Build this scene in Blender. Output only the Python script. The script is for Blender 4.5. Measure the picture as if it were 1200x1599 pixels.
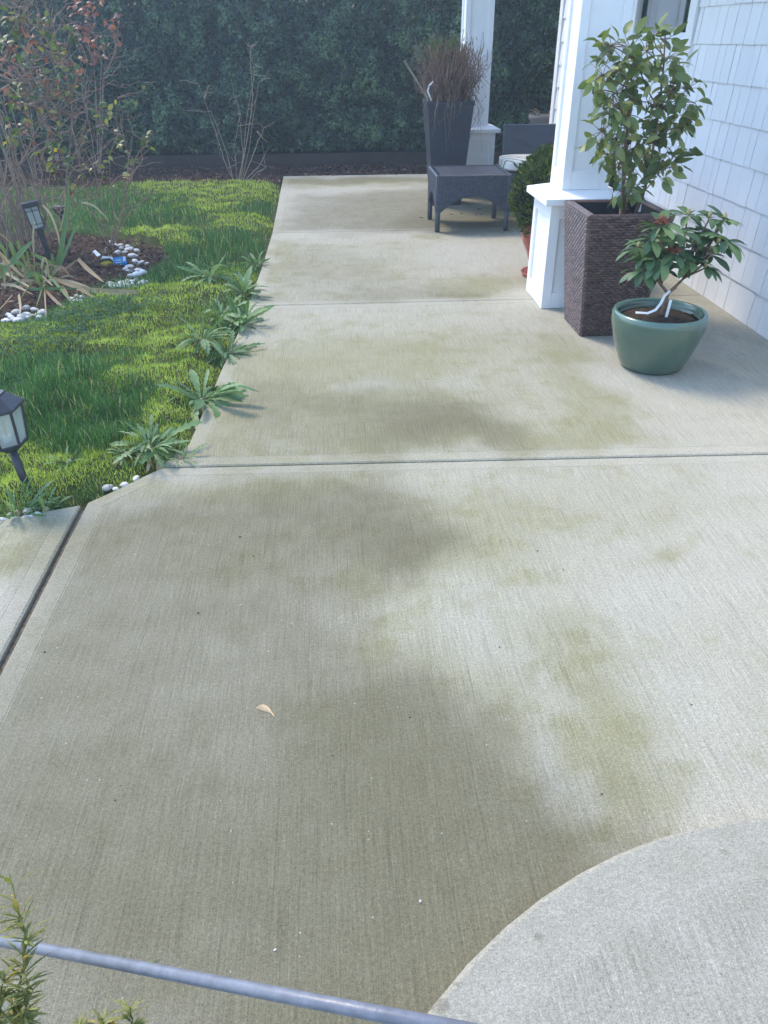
import bpy, bmesh, math, random
import numpy as np
from mathutils import Matrix, Vector

for o in list(bpy.data.objects): bpy.data.objects.remove(o, do_unlink=True)
scene = bpy.context.scene
C = scene.collection
rnd = random.Random(7)
rng = np.random.default_rng(11)
rad = math.radians

# ---------------------------------------------------------------- camera
CAM_H, FPX = 1.55, 1201.0
_p, _y, _r = rad(31.63675798), rad(3.6690898), rad(-0.3168632)
FW = np.array([math.sin(_y)*math.cos(_p), math.cos(_y)*math.cos(_p), -math.sin(_p)])
RT = np.array([math.cos(_y), -math.sin(_y), 0.0])
UP = np.cross(RT, FW)
_c, _s = math.cos(_r), math.sin(_r)
RT, UP = _c*RT + _s*UP, -_s*RT + _c*UP
cam_d = bpy.data.cameras.new('camera')
cam = bpy.data.objects.new('camera', cam_d); C.objects.link(cam)
cam_d.sensor_fit = 'VERTICAL'; cam_d.sensor_height = 24.0; cam_d.lens = 24.0*FPX/1599.0
cam_d.clip_start = 0.05; cam_d.clip_end = 1500
m = Matrix.Identity(4)
for i in range(3):
    m[i][0], m[i][1], m[i][2] = RT[i], UP[i], -FW[i]
m[2][3] = CAM_H
cam.matrix_world = m
scene.camera = cam

# ---------------------------------------------------------------- light
SUN_AZ, SUN_EL = rad(-44), rad(54)          # azimuth from +Y towards +X
world = bpy.data.worlds.new('World'); scene.world = world; world.use_nodes = True
wn = world.node_tree.nodes; wl = world.node_tree.links
sky = wn.new('ShaderNodeTexSky'); sky.sky_type = 'NISHITA'; sky.sun_disc = False
sky.sun_elevation = SUN_EL; sky.sun_rotation = SUN_AZ
sky.air_density = 1.0; sky.dust_density = .6; sky.ozone_density = 2.0
wl.new(sky.outputs[0], wn['Background'].inputs[0]); wn['Background'].inputs[1].default_value = 0.15
sun_d = bpy.data.lights.new('sun', 'SUN'); sun_d.energy = 1.0; sun_d.angle = rad(14); sun_d.color = (1.0, .87, .68)
sun = bpy.data.objects.new('sun', sun_d); C.objects.link(sun)
_sd = Vector((math.sin(SUN_AZ)*math.cos(SUN_EL), math.cos(SUN_AZ)*math.cos(SUN_EL), math.sin(SUN_EL)))
sun.rotation_euler = _sd.to_track_quat('Z', 'Y').to_euler(); sun.location = (-3, 6, 8)
vs = scene.view_settings
vs.view_transform = 'Standard'; vs.look = 'None'; vs.exposure = 1.88; vs.gamma = 1.0; vs.use_curve_mapping = False
scene.render.engine = 'CYCLES'
scene.cycles.max_bounces = 8; scene.cycles.diffuse_bounces = 3; scene.cycles.glossy_bounces = 2; scene.cycles.transparent_max_bounces = 6
scene.cycles.caustics_reflective = False; scene.cycles.caustics_refractive = False
scene.render.resolution_x, scene.render.resolution_y = 768, 1024

# ---------------------------------------------------------------- helpers
def at(px, py, **k):
    """photo pixel (1200x1599) -> world point on the plane x=, y= or z= given"""
    d = RT*((px-600)/FPX) - UP*((py-799.5)/FPX) + FW
    (a, v), = k.items(); i = 'xyz'.index(a)
    o = np.array([0, 0, CAM_H]); t = (v-o[i])/d[i]
    return Vector(o + d*t)

def link(name, data, parent=None):
    o = bpy.data.objects.new(name, data); C.objects.link(o)
    if parent is not None: o.parent = parent
    return o

def tag(o, label, cat, group=None):
    o['label'] = label; o['category'] = cat
    if group: o['group'] = group
    return o

def thing(name, label, cat, loc=(0, 0, 0), rz=0.0, group=None):
    o = link(name, None); o.location = loc; o.rotation_euler = (0, 0, rz); o.empty_display_size = .1
    return tag(o, label, cat, group)

def np_mesh(name, V, F, mat=None, smooth=False, tint=None):
    V = np.asarray(V, dtype=np.float32).reshape(-1, 3); F = np.asarray(F, dtype=np.int32)
    me = bpy.data.meshes.new(name); n, k = F.shape
    me.vertices.add(len(V)); me.vertices.foreach_set('co', V.ravel())
    me.loops.add(n*k); me.loops.foreach_set('vertex_index', F.ravel())
    me.polygons.add(n); me.polygons.foreach_set('loop_start', np.arange(0, n*k, k, dtype=np.int32))
    me.polygons.foreach_set('loop_total', np.full(n, k, dtype=np.int32))
    if smooth: me.polygons.foreach_set('use_smooth', np.ones(n, dtype=bool))
    me.update(calc_edges=True)
    if tint is not None:
        a = me.attributes.new('tint', 'FLOAT', 'POINT'); a.data.foreach_set('value', np.asarray(tint, dtype=np.float32))
    if mat: me.materials.append(mat)
    return me

class MB:
    """collects shapes for ONE mesh"""
    def __init__(s): s.V = []; s.F = []; s.T = []
    def add(s, V, F, t=0.5):
        b = len(s.V); s.V += [tuple(v) for v in V]; s.F += [tuple(i+b for i in f) for f in F]
        s.T += [t]*len(V) if not hasattr(t, '__len__') else list(t)
        return s
    def box(s, x0, x1, y0, y1, z0, z1, t=.5):
        V = [(x, y, z) for z in (z0, z1) for y in (y0, y1) for x in (x0, x1)]
        return s.add(V, [(0, 2, 3, 1), (4, 5, 7, 6), (0, 1, 5, 4), (2, 6, 7, 3), (0, 4, 6, 2), (1, 3, 7, 5)], t)
    def hexa(s, bot, top, t=.5):
        return s.add(list(bot)+list(top), [(3, 2, 1, 0), (4, 5, 6, 7), (0, 1, 5, 4), (1, 2, 6, 5), (2, 3, 7, 6), (3, 0, 4, 7)], t)
    def tube(s, P, R, n=6, t=.5, cap=True):
        P = [Vector(p) for p in P]
        if not hasattr(R, '__len__'): R = [R]*len(P)
        V = []; F = []; ref = Vector((0.3, .9, .25)).normalized()
        prev = None
        for i, p in enumerate(P):
            d = (P[min(i+1, len(P)-1)] - P[max(i-1, 0)]).normalized()
            if prev is None:
                u = d.cross(ref)
                if u.length < .05: u = d.cross(Vector((1, 0, 0)))
            else: u = prev - d*prev.dot(d)
            u.normalize(); prev = u; w = d.cross(u)
            for k in range(n):
                a = 2*math.pi*k/n; V.append(p + (u*math.cos(a) + w*math.sin(a))*R[i])
        for i in range(len(P)-1):
            for k in range(n):
                a = i*n+k; b = i*n+(k+1) % n; F.append((a, b, b+n, a+n))
        if cap: F.append(tuple(range(n-1, -1, -1))); F.append(tuple(range(len(V)-n, len(V))))
        return s.add(V, F, t)
    def lathe(s, prof, n=40, c=(0, 0, 0), t=.5):
        V = []; F = []
        for r, z in prof:
            for k in range(n):
                a = 2*math.pi*k/n; V.append((c[0]+r*math.cos(a), c[1]+r*math.sin(a), c[2]+z))
        for i in range(len(prof)-1):
            for k in range(n):
                a = i*n+k; b = i*n+(k+1) % n; F.append((a, b, b+n, a+n))
        F.append(tuple(range(n-1, -1, -1))); F.append(tuple(range(len(V)-n, len(V))))
        return s.add(V, F, t)
    def mesh(s, name, mat, smooth=False):
        me = bpy.data.meshes.new(name); me.from_pydata(s.V, [], s.F); me.update()
        a = me.attributes.new('tint', 'FLOAT', 'POINT'); a.data.foreach_set('value', np.asarray(s.T, dtype=np.float32))
        if mat: me.materials.append(mat)
        if smooth: me.polygons.foreach_set('use_smooth', np.ones(len(me.polygons), dtype=bool))
        return me
    def obj(s, name, mat, parent=None, smooth=False, bevel=0, seg=2):
        me = s.mesh(name, mat, smooth)
        if bevel:
            bm = bmesh.new(); bm.from_mesh(me)
            bmesh.ops.bevel(bm, geom=[e for e in bm.edges if len(e.link_faces) == 2 and e.calc_face_angle(0) > .5], offset=bevel, segments=seg, profile=.6, affect='EDGES', clamp_overlap=True)
            bm.to_mesh(me); bm.free()
        return link(name, me, parent)

_ph = rng.uniform(0, 6.28, (60,)); _perm = rng.random((256, 256))
def vnoise(x, y, seed=0):
    """value noise 0..1 on arrays"""
    x = np.asarray(x, float)+seed*17.3; y = np.asarray(y, float)+seed*31.7
    xi = np.floor(x).astype(int); yi = np.floor(y).astype(int); fx = x-xi; fy = y-yi
    fx = fx*fx*(3-2*fx); fy = fy*fy*(3-2*fy)
    g = lambda a, b: _perm[a & 255, b & 255]
    return (g(xi, yi)*(1-fx)+g(xi+1, yi)*fx)*(1-fy)+(g(xi, yi+1)*(1-fx)+g(xi+1, yi+1)*fx)*fy

# ---------------------------------------------------------------- materials
def in_poly(x, y, P):
    x = np.asarray(x); y = np.asarray(y); c = np.zeros(x.shape, bool); n = len(P); j = n-1
    for i in range(n):
        xi, yi = P[i]; xj, yj = P[j]
        c ^= ((yi > y) != (yj > y)) & (x < (xj-xi)*(y-yi)/(yj-yi+1e-12)+xi); j = i
    return c

class NT:
    def __init__(s, name):
        s.m = bpy.data.materials.new(name); s.m.use_nodes = True
        s.t = s.m.node_tree; s.b = s.t.nodes['Principled BSDF']; s.out = s.t.nodes['Material Output']
    def n(s, kind, **k):
        x = s.t.nodes.new('ShaderNode'+kind)
        for a, v in k.items(): setattr(x, a, v)
        return x
    def put(s, sock, v):
        if v is None: return
        if hasattr(v, 'is_output'): s.t.links.new(v, sock)
        elif hasattr(v, 'outputs'): s.t.links.new(v.outputs[0], sock)
        else:
            if hasattr(sock.default_value, '__len__') and hasattr(v, '__len__') and len(v) == 3 and len(sock.default_value) == 4: v = (*v, 1)
            sock.default_value = v
    def math(s, op, a, b=None, c=None, clamp=False):
        x = s.n('Math', operation=op); x.use_clamp = clamp
        for i, v in enumerate((a, b, c)): s.put(x.inputs[i], v)
        return x.outputs[0]
    def vec(s, op, a, b=None, c=None):
        x = s.n('VectorMath', operation=op)
        for i, v in enumerate((a, b, c)): s.put(x.inputs[i], v)
        return x.outputs['Value'] if op in ('LENGTH', 'DOT_PRODUCT') else x.outputs[0]
    def noise(s, v, scale, detail=3, rough=.55, color=False):
        x = s.n('TexNoise'); s.put(x.inputs['Vector'], v); x.inputs['Scale'].default_value = scale
        x.inputs['Detail'].default_value = detail; x.inputs['Roughness'].default_value = rough
        return x.outputs['Color' if color else 'Fac']
    def ramp(s, fac, stops):
        x = s.n('ValToRGB'); e = x.color_ramp.elements
        while len(e) < len(stops): e.new(.5)
        for i, (p, c) in enumerate(stops): e[i].position = p; e[i].color = (*c, 1) if len(c) == 3 else c
        s.put(x.inputs[0], fac); return x.outputs[0]
    def mix(s, f, a, b, mode='MIX'):
        x = s.n('Mix', data_type='RGBA', blend_type=mode); s.put(x.inputs[0], f); s.put(x.inputs[6], a); s.put(x.inputs[7], b); return x.outputs[2]
    def map(s, v, a, b, c=0, d=1, smooth=False):
        x = s.n('MapRange'); x.interpolation_type = 'SMOOTHSTEP' if smooth else 'LINEAR'
        for i, q in enumerate((v, a, b, c, d)): s.put(x.inputs[i], q)
        return x.outputs[0]
    def bump(s, hgt, strength=.3, dist=.01, normal=None):
        x = s.n('Bump'); s.put(x.inputs['Height'], hgt); x.inputs['Strength'].default_value = strength; x.inputs['Distance'].default_value = dist
        if normal is not None: s.put(x.inputs['Normal'], normal)
        return x.outputs[0]
    def set(s, **k):
        names = dict(color='Base Color', rough='Roughness', metal='Metallic', spec='Specular IOR Level', normal='Normal', coat='Coat Weight', coat_rough='Coat Roughness', trans='Transmission Weight', sheen='Sheen Weight', ior='IOR', alpha='Alpha', sub='Subsurface Weight')
        for a, v in k.items(): s.put(s.b.inputs[names[a]], v)
        return s
    def pos(s): return s.n('NewGeometry').outputs['Position']
    def oco(s): return s.n('TexCoord').outputs['Object']
    def tint(s): return s.n('Attribute', attribute_name='tint').outputs['Fac']
    def rand(s): return s.n('ObjectInfo').outputs['Random']

def plain(name, col, rough=.6, var=.12, scale=14, spec=.4, bump=0.0, bscale=60, metal=0, coat=0):
    t = NT(name); p = t.oco()
    n1 = t.noise(p, scale, 4)
    c = t.mix(t.map(n1, .3, .7), tuple(v*(1-var) for v in col), tuple(min(1, v*(1+var)) for v in col))
    t.set(color=c, rough=t.map(t.noise(p, scale*2.3, 3), .3, .7, max(0, rough-.08), min(1, rough+.08)), spec=spec, metal=metal, coat=coat)
    if bump: t.set(normal=t.bump(t.noise(p, bscale, 4), bump, .004))
    return t.m

def leafmat(name, stops, rough=.45, trans=.35, per='tint', spec=.5, tcol=(1.15, 1.25, .6), vein=False):
    """leaf with light shining through; colour by per-leaf random value"""
    t = NT(name)
    f = t.tint() if per == 'tint' else t.rand()
    c = t.ramp(f, stops)
    nz = t.noise(t.oco() if per != 'tint' else t.pos(), 40 if per != 'tint' else 25, 3)
    c = t.mix(t.map(nz, .3, .7, 0, .5), c, t.mix(.5, c, (0.02, .03, .01)))
    t.set(color=c, rough=rough, spec=spec)
    if vein: t.set(normal=t.bump(t.noise(t.oco(), 90, 2), .25, .003))
    tr = t.n('BsdfTranslucent'); t.put(tr.inputs[0], t.mix(1, c, tcol, 'MULTIPLY'))
    mx = t.n('MixShader'); mx.inputs[0].default_value = trans
    t.t.links.new(t.b.outputs[0], mx.inputs[1]); t.t.links.new(tr.outputs[0], mx.inputs[2]); t.t.links.new(mx.outputs[0], t.out.inputs[0])
    return t.m

# blobs of stain on the concrete: photo pixel of the middle, radii in metres, strength
DAMP = [(640, 855, .28, .15, .22), (805, 1325, .09, .09, .35), (650, 655, .5, .22, .22), (640, 455, .5, .24, .25), (730, 345, .7, .6, .55), (640, 350, .5, .4, .3), (800, 330, .35, .7, .4), (550, 283, 1.4, .3, .35), (900, 1090, .35, .4, .22), (620, 1250, .3, .2, .22), (1000, 1180, .3, .15, .12), (420, 820, .6, .25, .12), (230, 980, .35, .25, .12)]
DAMP_AREA = [([(-140, 1150), (0, 960), (120, 800), (300, 735), (600, 735), (700, 790), (730, 850), (670, 900), (590, 930), (570, 990), (620, 1050), (700, 1090), (765, 1160), (800, 1225), (850, 1270), (960, 1330), (1050, 1500), (900, 1800), (0, 1800), (-200, 1400)], .68, .30),
             ([(560, 1090), (700, 1110), (785, 1225), (845, 1275), (950, 1330), (1000, 1500), (850, 1800), (300, 1750), (430, 1350)], .48, .22), ([(-60, 1250), (300, 1200), (500, 1300), (500, 1680), (-60, 1700)], .42, .35), ([(430, 1100), (560, 800), (700, 800), (720, 860), (600, 920), (540, 1000), (600, 1100)], .25, .18),
             ([(300, 722), (320, 630), (420, 575), (560, 600), (700, 590), (820, 650), (850, 706)], .46, .28), ([(540, 715), (610, 630), (700, 622), (800, 668), (800, 708)], .28, .15),
             ([(395, 478), (410, 395), (520, 380), (640, 415), (760, 455), (780, 468)], .36, .30), ([(430, 364), (445, 305), (560, 300), (660, 290), (860, 290), (860, 364)], .6, .38), ([(445, 290), (450, 277), (700, 272), (700, 288)], .35, .25)]
ALGAE = [(640, 970, .28, .26, .45), (740, 1080, .14, .16, .35), (780, 880, .2, .2, .3), (560, 560, 1.6, 1.2, .35), (500, 620, 1.1, .9, .35), (560, 430, 1.2, .9, .3), (700, 780, 1.0, .5, .25), (880, 1080, .4, .4, .3), (895, 985, .14, .14, .45), (900, 1075, .16, .13, .5), (960, 1060, .15, .12, .35), (930, 1130, .14, .11, .4), (545, 930, .07, .14, .5), (770, 800, .25, .18, .4), (620, 1050, .08, .2, .3),
         (860, 680, .32, .16, .75), (640, 680, .55, .16, .5), (440, 590, .38, .45, .5), (760, 440, .35, .28, .7), (720, 455, .2, .1, .6), (550, 285, 1.4, .38, .8), (560, 660, .9, .4, .4), (960, 660, .3, .3, .3),
         (870, 560, .2, .5, .5), (930, 640, .14, .45, .5), (630, 580, .3, .35, .4), (440, 850, .8, .3, .35), (340, 765, .6, .12, .65), (330, 700, .12, .3, .5), (1020, 850, .05, .06, .5), (680, 372, .18, .14, .7), (90, 830, .35, .25, .55), (1000, 1210, .22, .09, .6), (870, 1280, .12, .08, .5),
         (540, 400, .9, .7, .35), (430, 400, .12, 1.4, .5), (700, 1200, .5, .4, .25), (800, 900, .5, .35, .3), (1100, 1050, .3, .3, .25), (700, 540, .6, .3, .3), (500, 540, .5, .3, .35), (1000, 780, .8, .2, .2), (850, 1160, .2, .12, .5), (560, 320, 1.0, .8, .3)]
CLEAN = [(600, 965, .05, .035, .6), (640, 1030, .06, .035, .6), (655, 930, .08, .06, .4), (790, 960, .12, .2, .45), (610, 605, .14, .07, .6), (700, 590, .18, .12, .4), (570, 400, .35, .3, .4), (480, 310, .5, .9, .35),
         (785, 1150, .06, .18, .7), (835, 1200, .06, .12, .7), (720, 1000, .08, .15, .4), (1000, 580, .35, .3, .3), (720, 400, .4, .5, .6), (200, 800, .15, .1, .4), (1050, 1000, .15, .3, .35), (620, 480, .6, .2, .35), (840, 940, .1, .2, .3), (1130, 760, .3, .2, .4), (880, 400, .5, .6, .4), (860, 1250, .04, .05, .5), (1040, 560, .5, .4, .5), (350, 590, .04, .12, .7)]
def stain_at(x, y, lst):
    """stain strength 0..1 at ground points (arrays), edges broken up by noise"""
    wx = x; wy = y
    for f_, a_ in ((2.2, .30), (5.5, .16), (13, .07)):
        wx = wx+(vnoise(x*f_, y*f_, f_)-.5)*a_; wy = wy+(vnoise(x*f_, y*f_, f_+9)-.5)*a_
    acc = np.zeros(len(x))
    for px, py, rx, ry, st in lst:
        q = at(px, py, z=0); d = np.hypot((wx-q.x)/rx, (wy-q.y)/ry); t = np.clip((1.5-d)/1.15, 0, 1); t = t*t*(3-2*t)*st
        acc = acc+t-acc*t
    for poly, st, soft in (DAMP_AREA if lst is DAMP else []):
        P = [at(a, b_, z=0) for a, b_ in poly]; dm = np.full(len(x), 9.0); ins = in_poly(wx, wy, [(p.x, p.y) for p in P])
        for k_ in range(len(P)):
            a, b_ = P[k_-1], P[k_]; ex, ey = b_.x-a.x, b_.y-a.y; u = np.clip(((wx-a.x)*ex+(wy-a.y)*ey)/(ex*ex+ey*ey+1e-9), 0, 1)
            dm = np.minimum(dm, np.hypot(wx-a.x-u*ex, wy-a.y-u*ey))
        t = np.clip(.5+np.where(ins, dm, -dm)/(2*soft), 0, 1); t = t*t*(3-2*t)*st
        acc = acc+t-acc*t
    return acc

def concrete(name, broom, stains=True, tone=1.0):
    t = NT(name); p = t.pos()
    mid = t.noise(p, 9, 5, .65); fine = t.noise(p, 300, 1, .6); grit = t.noise(p, 110, 3, .75)
    base = t.mix(t.map(mid, .3, .7), tuple(tone*v for v in (.335, .314, .245)), tuple(tone*v for v in (.39, .37, .30)))
    if stains:
        A = lambda nm: t.n('Attribute', attribute_name=nm).outputs['Fac']
        k = 1.0 if broom else .8
        brk = t.math('ADD', t.map(mid, .25, .75, -.09, .09), t.map(t.noise(p, 2.6, 4, .6), .3, .7, -.05, .05))
        mott = t.map(t.noise(p, 4.5, 5, .68), .50, .72, 0, .42)
        algae = t.map(t.math('ADD', t.math('ADD', A('algae'), brk), mott), .02, 1.0, 0, .9*k, True)
        damp = t.map(t.math('ADD', A('damp'), brk), .06, .95, 0, .93*k, True)
        base = t.mix(algae, base, (.235, .222, .118))
        base = t.mix(damp, base, (.125, .114, .064))
        base = t.mix(t.math('MULTIPLY', A('clean'), .5), base, (.40, .39, .345))
    if not stains:   # a few dark drops on the stoop
        for px_, py_, r_ in ((842, 1463, .009), (688, 1570, .016), (712, 1535, .006), (1130, 1330, .006)):
            q_ = at(px_, py_, z=.1); v_ = t.vec('MULTIPLY_ADD', t.vec('MULTIPLY_ADD', t.noise(p, 60, 2, .5, True), (.012, .012, 0), p), (1/r_, 1/r_, 0), (-(q_.x+.006)/r_, -(q_.y+.006)/r_, 0))
            base = t.mix(t.map(t.vec('LENGTH', v_), 1.1, .8, 0, .5), base, (.15, .13, .09))
    if broom:   # broom strokes run along Y
        s1 = t.noise(t.vec('MULTIPLY', p, (1, .03, 1)), 200, 3, .8); s2 = t.noise(t.vec('MULTIPLY', p, (1, .012, 1)), 120, 1, .5)
        f = t.math('MULTIPLY', t.map(s1, .3, .7, .79, 1.18), t.map(s2, .62, .72, 1.0, .86))
    else:
        f = t.map(t.noise(p, 26, 4, .7), .3, .7, .93, 1.06)
    f = t.math('MULTIPLY', f, t.map(grit, .25, .75, .72, 1.25)); f = t.math('MULTIPLY', f, t.map(fine, .25, .75, .70, 1.28))
    cx = t.n('CombineColor'); [t.put(cx.inputs[i], f) for i in range(3)]
    base = t.mix(1, base, cx.outputs[0], 'MULTIPLY')
    vo = t.n('TexVoronoi'); t.put(vo.inputs['Vector'], t.vec('MULTIPLY', p, (1, .8, 1))); vo.inputs['Scale'].default_value = 60
    sel = t.n('SeparateColor'); t.put(sel.inputs[0], vo.outputs['Color'])
    sz = t.math('MULTIPLY', sel.outputs[1], .13)
    pit = t.math('MULTIPLY', t.math('LESS_THAN', vo.outputs['Distance'], sz), t.math('LESS_THAN', sel.outputs[0], .30))
    spk = t.math('MULTIPLY', t.math('LESS_THAN', vo.outputs['Distance'], sz), t.math('GREATER_THAN', sel.outputs[0], .80))
    base = t.mix(t.math('MULTIPLY', pit, .6), base, (.06, .055, .04)); base = t.mix(t.math('MULTIPLY', spk, .4), base, (.6, .59, .55))
    h = t.math('ADD', t.math('MULTIPLY', grit, .6), t.math('MULTIPLY', fine, .35))
    if broom: h = t.math('ADD', h, t.math('MULTIPLY', s1, .8))
    t.set(color=base, rough=.85, spec=.25, normal=t.bump(h, .5 if broom else .25, .004))
    return t.m

M = {}
M['broom'] = concrete('broomed_concrete', True)
M['trowel'] = concrete('trowelled_concrete', False)
M['stoop_broom'] = concrete('stoop_broomed_concrete', True, False, .80)
M['stoop_trowel'] = concrete('stoop_trowelled_concrete', False, False, .82)
M['joint'] = plain('joint_filler', (.13, .105, .075), .95, .4, 60, .1)
M['paint'] = plain('white_paint', (.83, .835, .84), .5, .035, 5, .4, .12, 90)
M['shingle'] = None
def shingle_mat():
    t = NT('painted_shingle'); p = t.pos(); r = t.rand()
    c = t.mix(r, (.80, .805, .815), (.84, .845, .85))
    c = t.mix(t.map(t.noise(p, 5, 4), .35, .75, 0, .25), c, (.68, .69, .70))
    g = t.noise(t.vec('MULTIPLY', p, (1, 1, .05)), 160, 3, .7)
    t.set(color=c, rough=.55, spec=.35, normal=t.bump(g, .25, .002)); return t.m
M['shingle'] = shingle_mat()
M['soil'] = plain('dark_soil', (.045, .032, .022), .95, .5, 40, .15, .8, 70)
def mulchmat():
    t = NT('bark_chips'); t.set(color=t.ramp(t.tint(), [(0, (.035, .018, .012)), (.5, (.085, .042, .026)), (.85, (.14, .08, .05)), (1, (.25, .18, .13))]), rough=.9, spec=.2); return t.m
M['mulch'] = mulchmat()
M['lawn_soil'] = plain('lawn_soil', (.05, .06, .022), .95, .4, 20, .1, .6, 60)
M['grass'] = leafmat('grass_blade', [(0, (.04, .11, .04)), (.5, (.08, .20, .07)), (.85, (.18, .34, .14)), (.95, (.30, .42, .21)), (1, (.50, .47, .29))], .45, .45, spec=.3)
M['moss'] = leafmat('moss', [(0, (.15, .22, .035)), (.5, (.38, .49, .09)), (1, (.62, .70, .20))], .8, .4, spec=.1)
M['clover'] = leafmat('clover_leaf', [(0, (.025, .085, .035)), (1, (.06, .16, .065))], .7, .3, spec=.15)
M['weed'] = leafmat('weed_leaf', [(0, (.09, .18, .06)), (.5, (.16, .28, .10)), (1, (.28, .38, .19))], .5, .3, 'rand', spec=.35, vein=True)
M['hedge'] = leafmat('hedge_leaf', [(0, (.010, .028, .015)), (.55, (.042, .094, .044)), (.85, (.10, .185, .078)), (1, (.19, .29, .12))], .4, .25)
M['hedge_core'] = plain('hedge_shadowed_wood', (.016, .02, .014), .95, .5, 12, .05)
M['camellia'] = leafmat('camellia_leaf', [(0, (.095, .14, .05)), (.5, (.17, .225, .075)), (.85, (.25, .30, .11)), (1, (.38, .38, .14))], .38, .34, 'rand', vein=True)
M['rhodo'] = leafmat('rhododendron_leaf', [(0, (.065, .13, .06)), (.6, (.11, .20, .085)), (1, (.19, .29, .11))], .45, .28, 'rand', vein=True)
M['rose_green'] = leafmat('rose_leaf_green', [(0, (.06, .12, .035)), (.5, (.14, .19, .06)), (.8, (.30, .30, .06)), (1, (.5, .42, .08))], .4, .4, 'rand')
M['rose_red'] = leafmat('rose_leaf_red', [(0, (.16, .055, .045)), (.5, (.32, .11, .06)), (.8, (.42, .2, .09)), (1, (.30, .24, .22))], .45, .4, 'rand', tcol=(1.2, .9, .7))
M['strap_green'] = leafmat('strap_leaf_green', [(0, (.10, .19, .05)), (1, (.20, .29, .08))], .4, .35, 'rand')
M['strap_dry'] = leafmat('strap_leaf_dry', [(0, (.30, .19, .10)), (.5, (.45, .34, .19)), (1, (.56, .48, .30))], .6, .3, 'rand', tcol=(1.1, 1, .8))
M['thuja'] = leafmat('thuja_foliage', [(0, (.03, .055, .016)), (.6, (.075, .115, .03)), (1, (.17, .20, .06))], .7, .2, spec=.2)
M['rosemary'] = leafmat('rosemary_needle', [(0, (.28, .31, .12)), (.5, (.46, .47, .20)), (.9, (.55, .53, .24)), (1, (.7, .55, .16))], .6, .62, tcol=(1.1, 1.1, .7), spec=.2)
M['twig'] = plain('grey_brown_twig', (.27, .185, .135), .85, .35, 30, .2)
M['dry_twig'] = leafmat('dry_stems', [(0, (.15, .085, .065)), (.5, (.26, .165, .125)), (1, (.42, .33, .24))], .8, .2, tcol=(1, .9, .8))
M['pale_cane'] = plain('pale_dry_cane', (.32, .25, .18), .8, .3, 22, .2)
M['bark'] = plain('stem_bark', (.19, .13, .095), .85, .3, 40, .2, .5, 120)
M['stake'] = plain('wooden_stake', (.38, .25, .18), .75, .15, 20, .25)
M['white_plastic'] = plain('white_plastic', (.85, .86, .86), .35, .03, 10, .5)
def pebble_mat():
    t = NT('white_pebble'); c = t.mix(t.rand(), (.42, .40, .37), (.76, .75, .72)); c = t.mix(t.map(t.noise(t.oco(), 3, 4), .4, .7, 0, .4), c, (.35, .32, .27))
    t.set(color=c, rough=.6, spec=.3, normal=t.bump(t.noise(t.oco(), 6, 4), .2, .05)); return t.m
M['pebble'] = pebble_mat()
M['black_metal'] = plain('black_painted_plastic', (.03, .033, .04), .42, .15, 30, .5)
M['glaze'] = None
def glaze():
    t = NT('green_glaze'); p = t.oco()
    n = t.noise(p, 7, 5, .6); sz = t.n('SeparateXYZ'); t.put(sz.inputs[0], p)
    c = t.mix(t.map(n, .3, .7), (.065, .11, .085), (.09, .14, .105))
    c = t.mix(t.map(t.noise(t.vec('MULTIPLY', p, (6, 6, 1.5)), 2, 3), .62, .8, 0, .35), c, (.11, .14, .07))
    c = t.mix(t.map(sz.outputs[2], .285, .312, 0, .45, True), c, (.13, .25, .20))
    t.set(color=c, rough=.22, spec=.5, coat=.4, coat_rough=.12); return t.m
M['glaze'] = glaze()
M['red_glaze'] = plain('red_glazed_clay', (.32, .055, .03), .25, .12, 8, .5, coat=.3)
M['slate'] = plain('slate_grey_resin', (.032, .036, .05), .5, .15, 16, .4, .15, 90)
M['wicker_brown'] = None
def wicker(name, lo, hi):
    t = NT(name); c = t.mix(t.tint(), lo, hi); c = t.mix(t.map(t.noise(t.pos(), 90, 3), .35, .7, 0, .5), c, tuple(v*.55 for v in lo))
    t.set(color=c, rough=.38, spec=.5); return t.m
M['wicker_brown'] = wicker('brown_resin_wicker', (.07, .042, .034), (.20, .125, .10))
M['wicker_grey'] = wicker('charcoal_resin_wicker', (.036, .04, .055), (.085, .093, .118))
M['liner'] = plain('planter_liner', (.02, .021, .024), .6, .2, 20, .3)
M['cushion'] = None
def cushion():
    t = NT('striped_cushion'); p = t.oco()
    w = t.n('TexWave'); w.wave_type = 'BANDS'; w.bands_direction = 'DIAGONAL'; t.put(w.inputs['Vector'], p); w.inputs['Scale'].default_value = 2.4; w.inputs['Distortion'].default_value = 3; w.inputs['Detail'].default_value = 2; w.inputs['Detail Scale'].default_value = 1.2
    c = t.ramp(w.outputs[0], [(0, (.74, .72, .66)), (.42, (.72, .70, .64)), (.5, (.04, .045, .04)), (.68, (.06, .06, .055)), (.76, (.66, .64, .57))])
    t.set(color=c, rough=.9, spec=.1); return t.m
M['cushion'] = cushion()
M['teal'] = plain('teal_fabric', (.035, .14, .155), .8, .15, 30, .2)
M['pipe'] = plain('galvanised_pipe', (.15, .16, .185), .4, .22, 40, .5, .15, 120)
M['glass'] = None
def glassy(name, col, rough=.05, alpha=.35):
    t = NT(name); tr = t.n('BsdfTransparent'); tr.inputs[0].default_value = (*col, 1); gl = t.n('BsdfGlossy'); gl.inputs['Roughness'].default_value = rough; gl.inputs[0].default_value = (.9, .93, .95, 1)
    fr = t.n('Fresnel'); fr.inputs[0].default_value = 1.5; f = t.math('ADD', fr.outputs[0], alpha, None, True)
    mx = t.n('MixShader'); t.put(mx.inputs[0], f); t.t.links.new(tr.outputs[0], mx.inputs[1]); t.t.links.new(gl.outputs[0], mx.inputs[2]); t.t.links.new(mx.outputs[0], t.out.inputs[0]); return t.m
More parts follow.
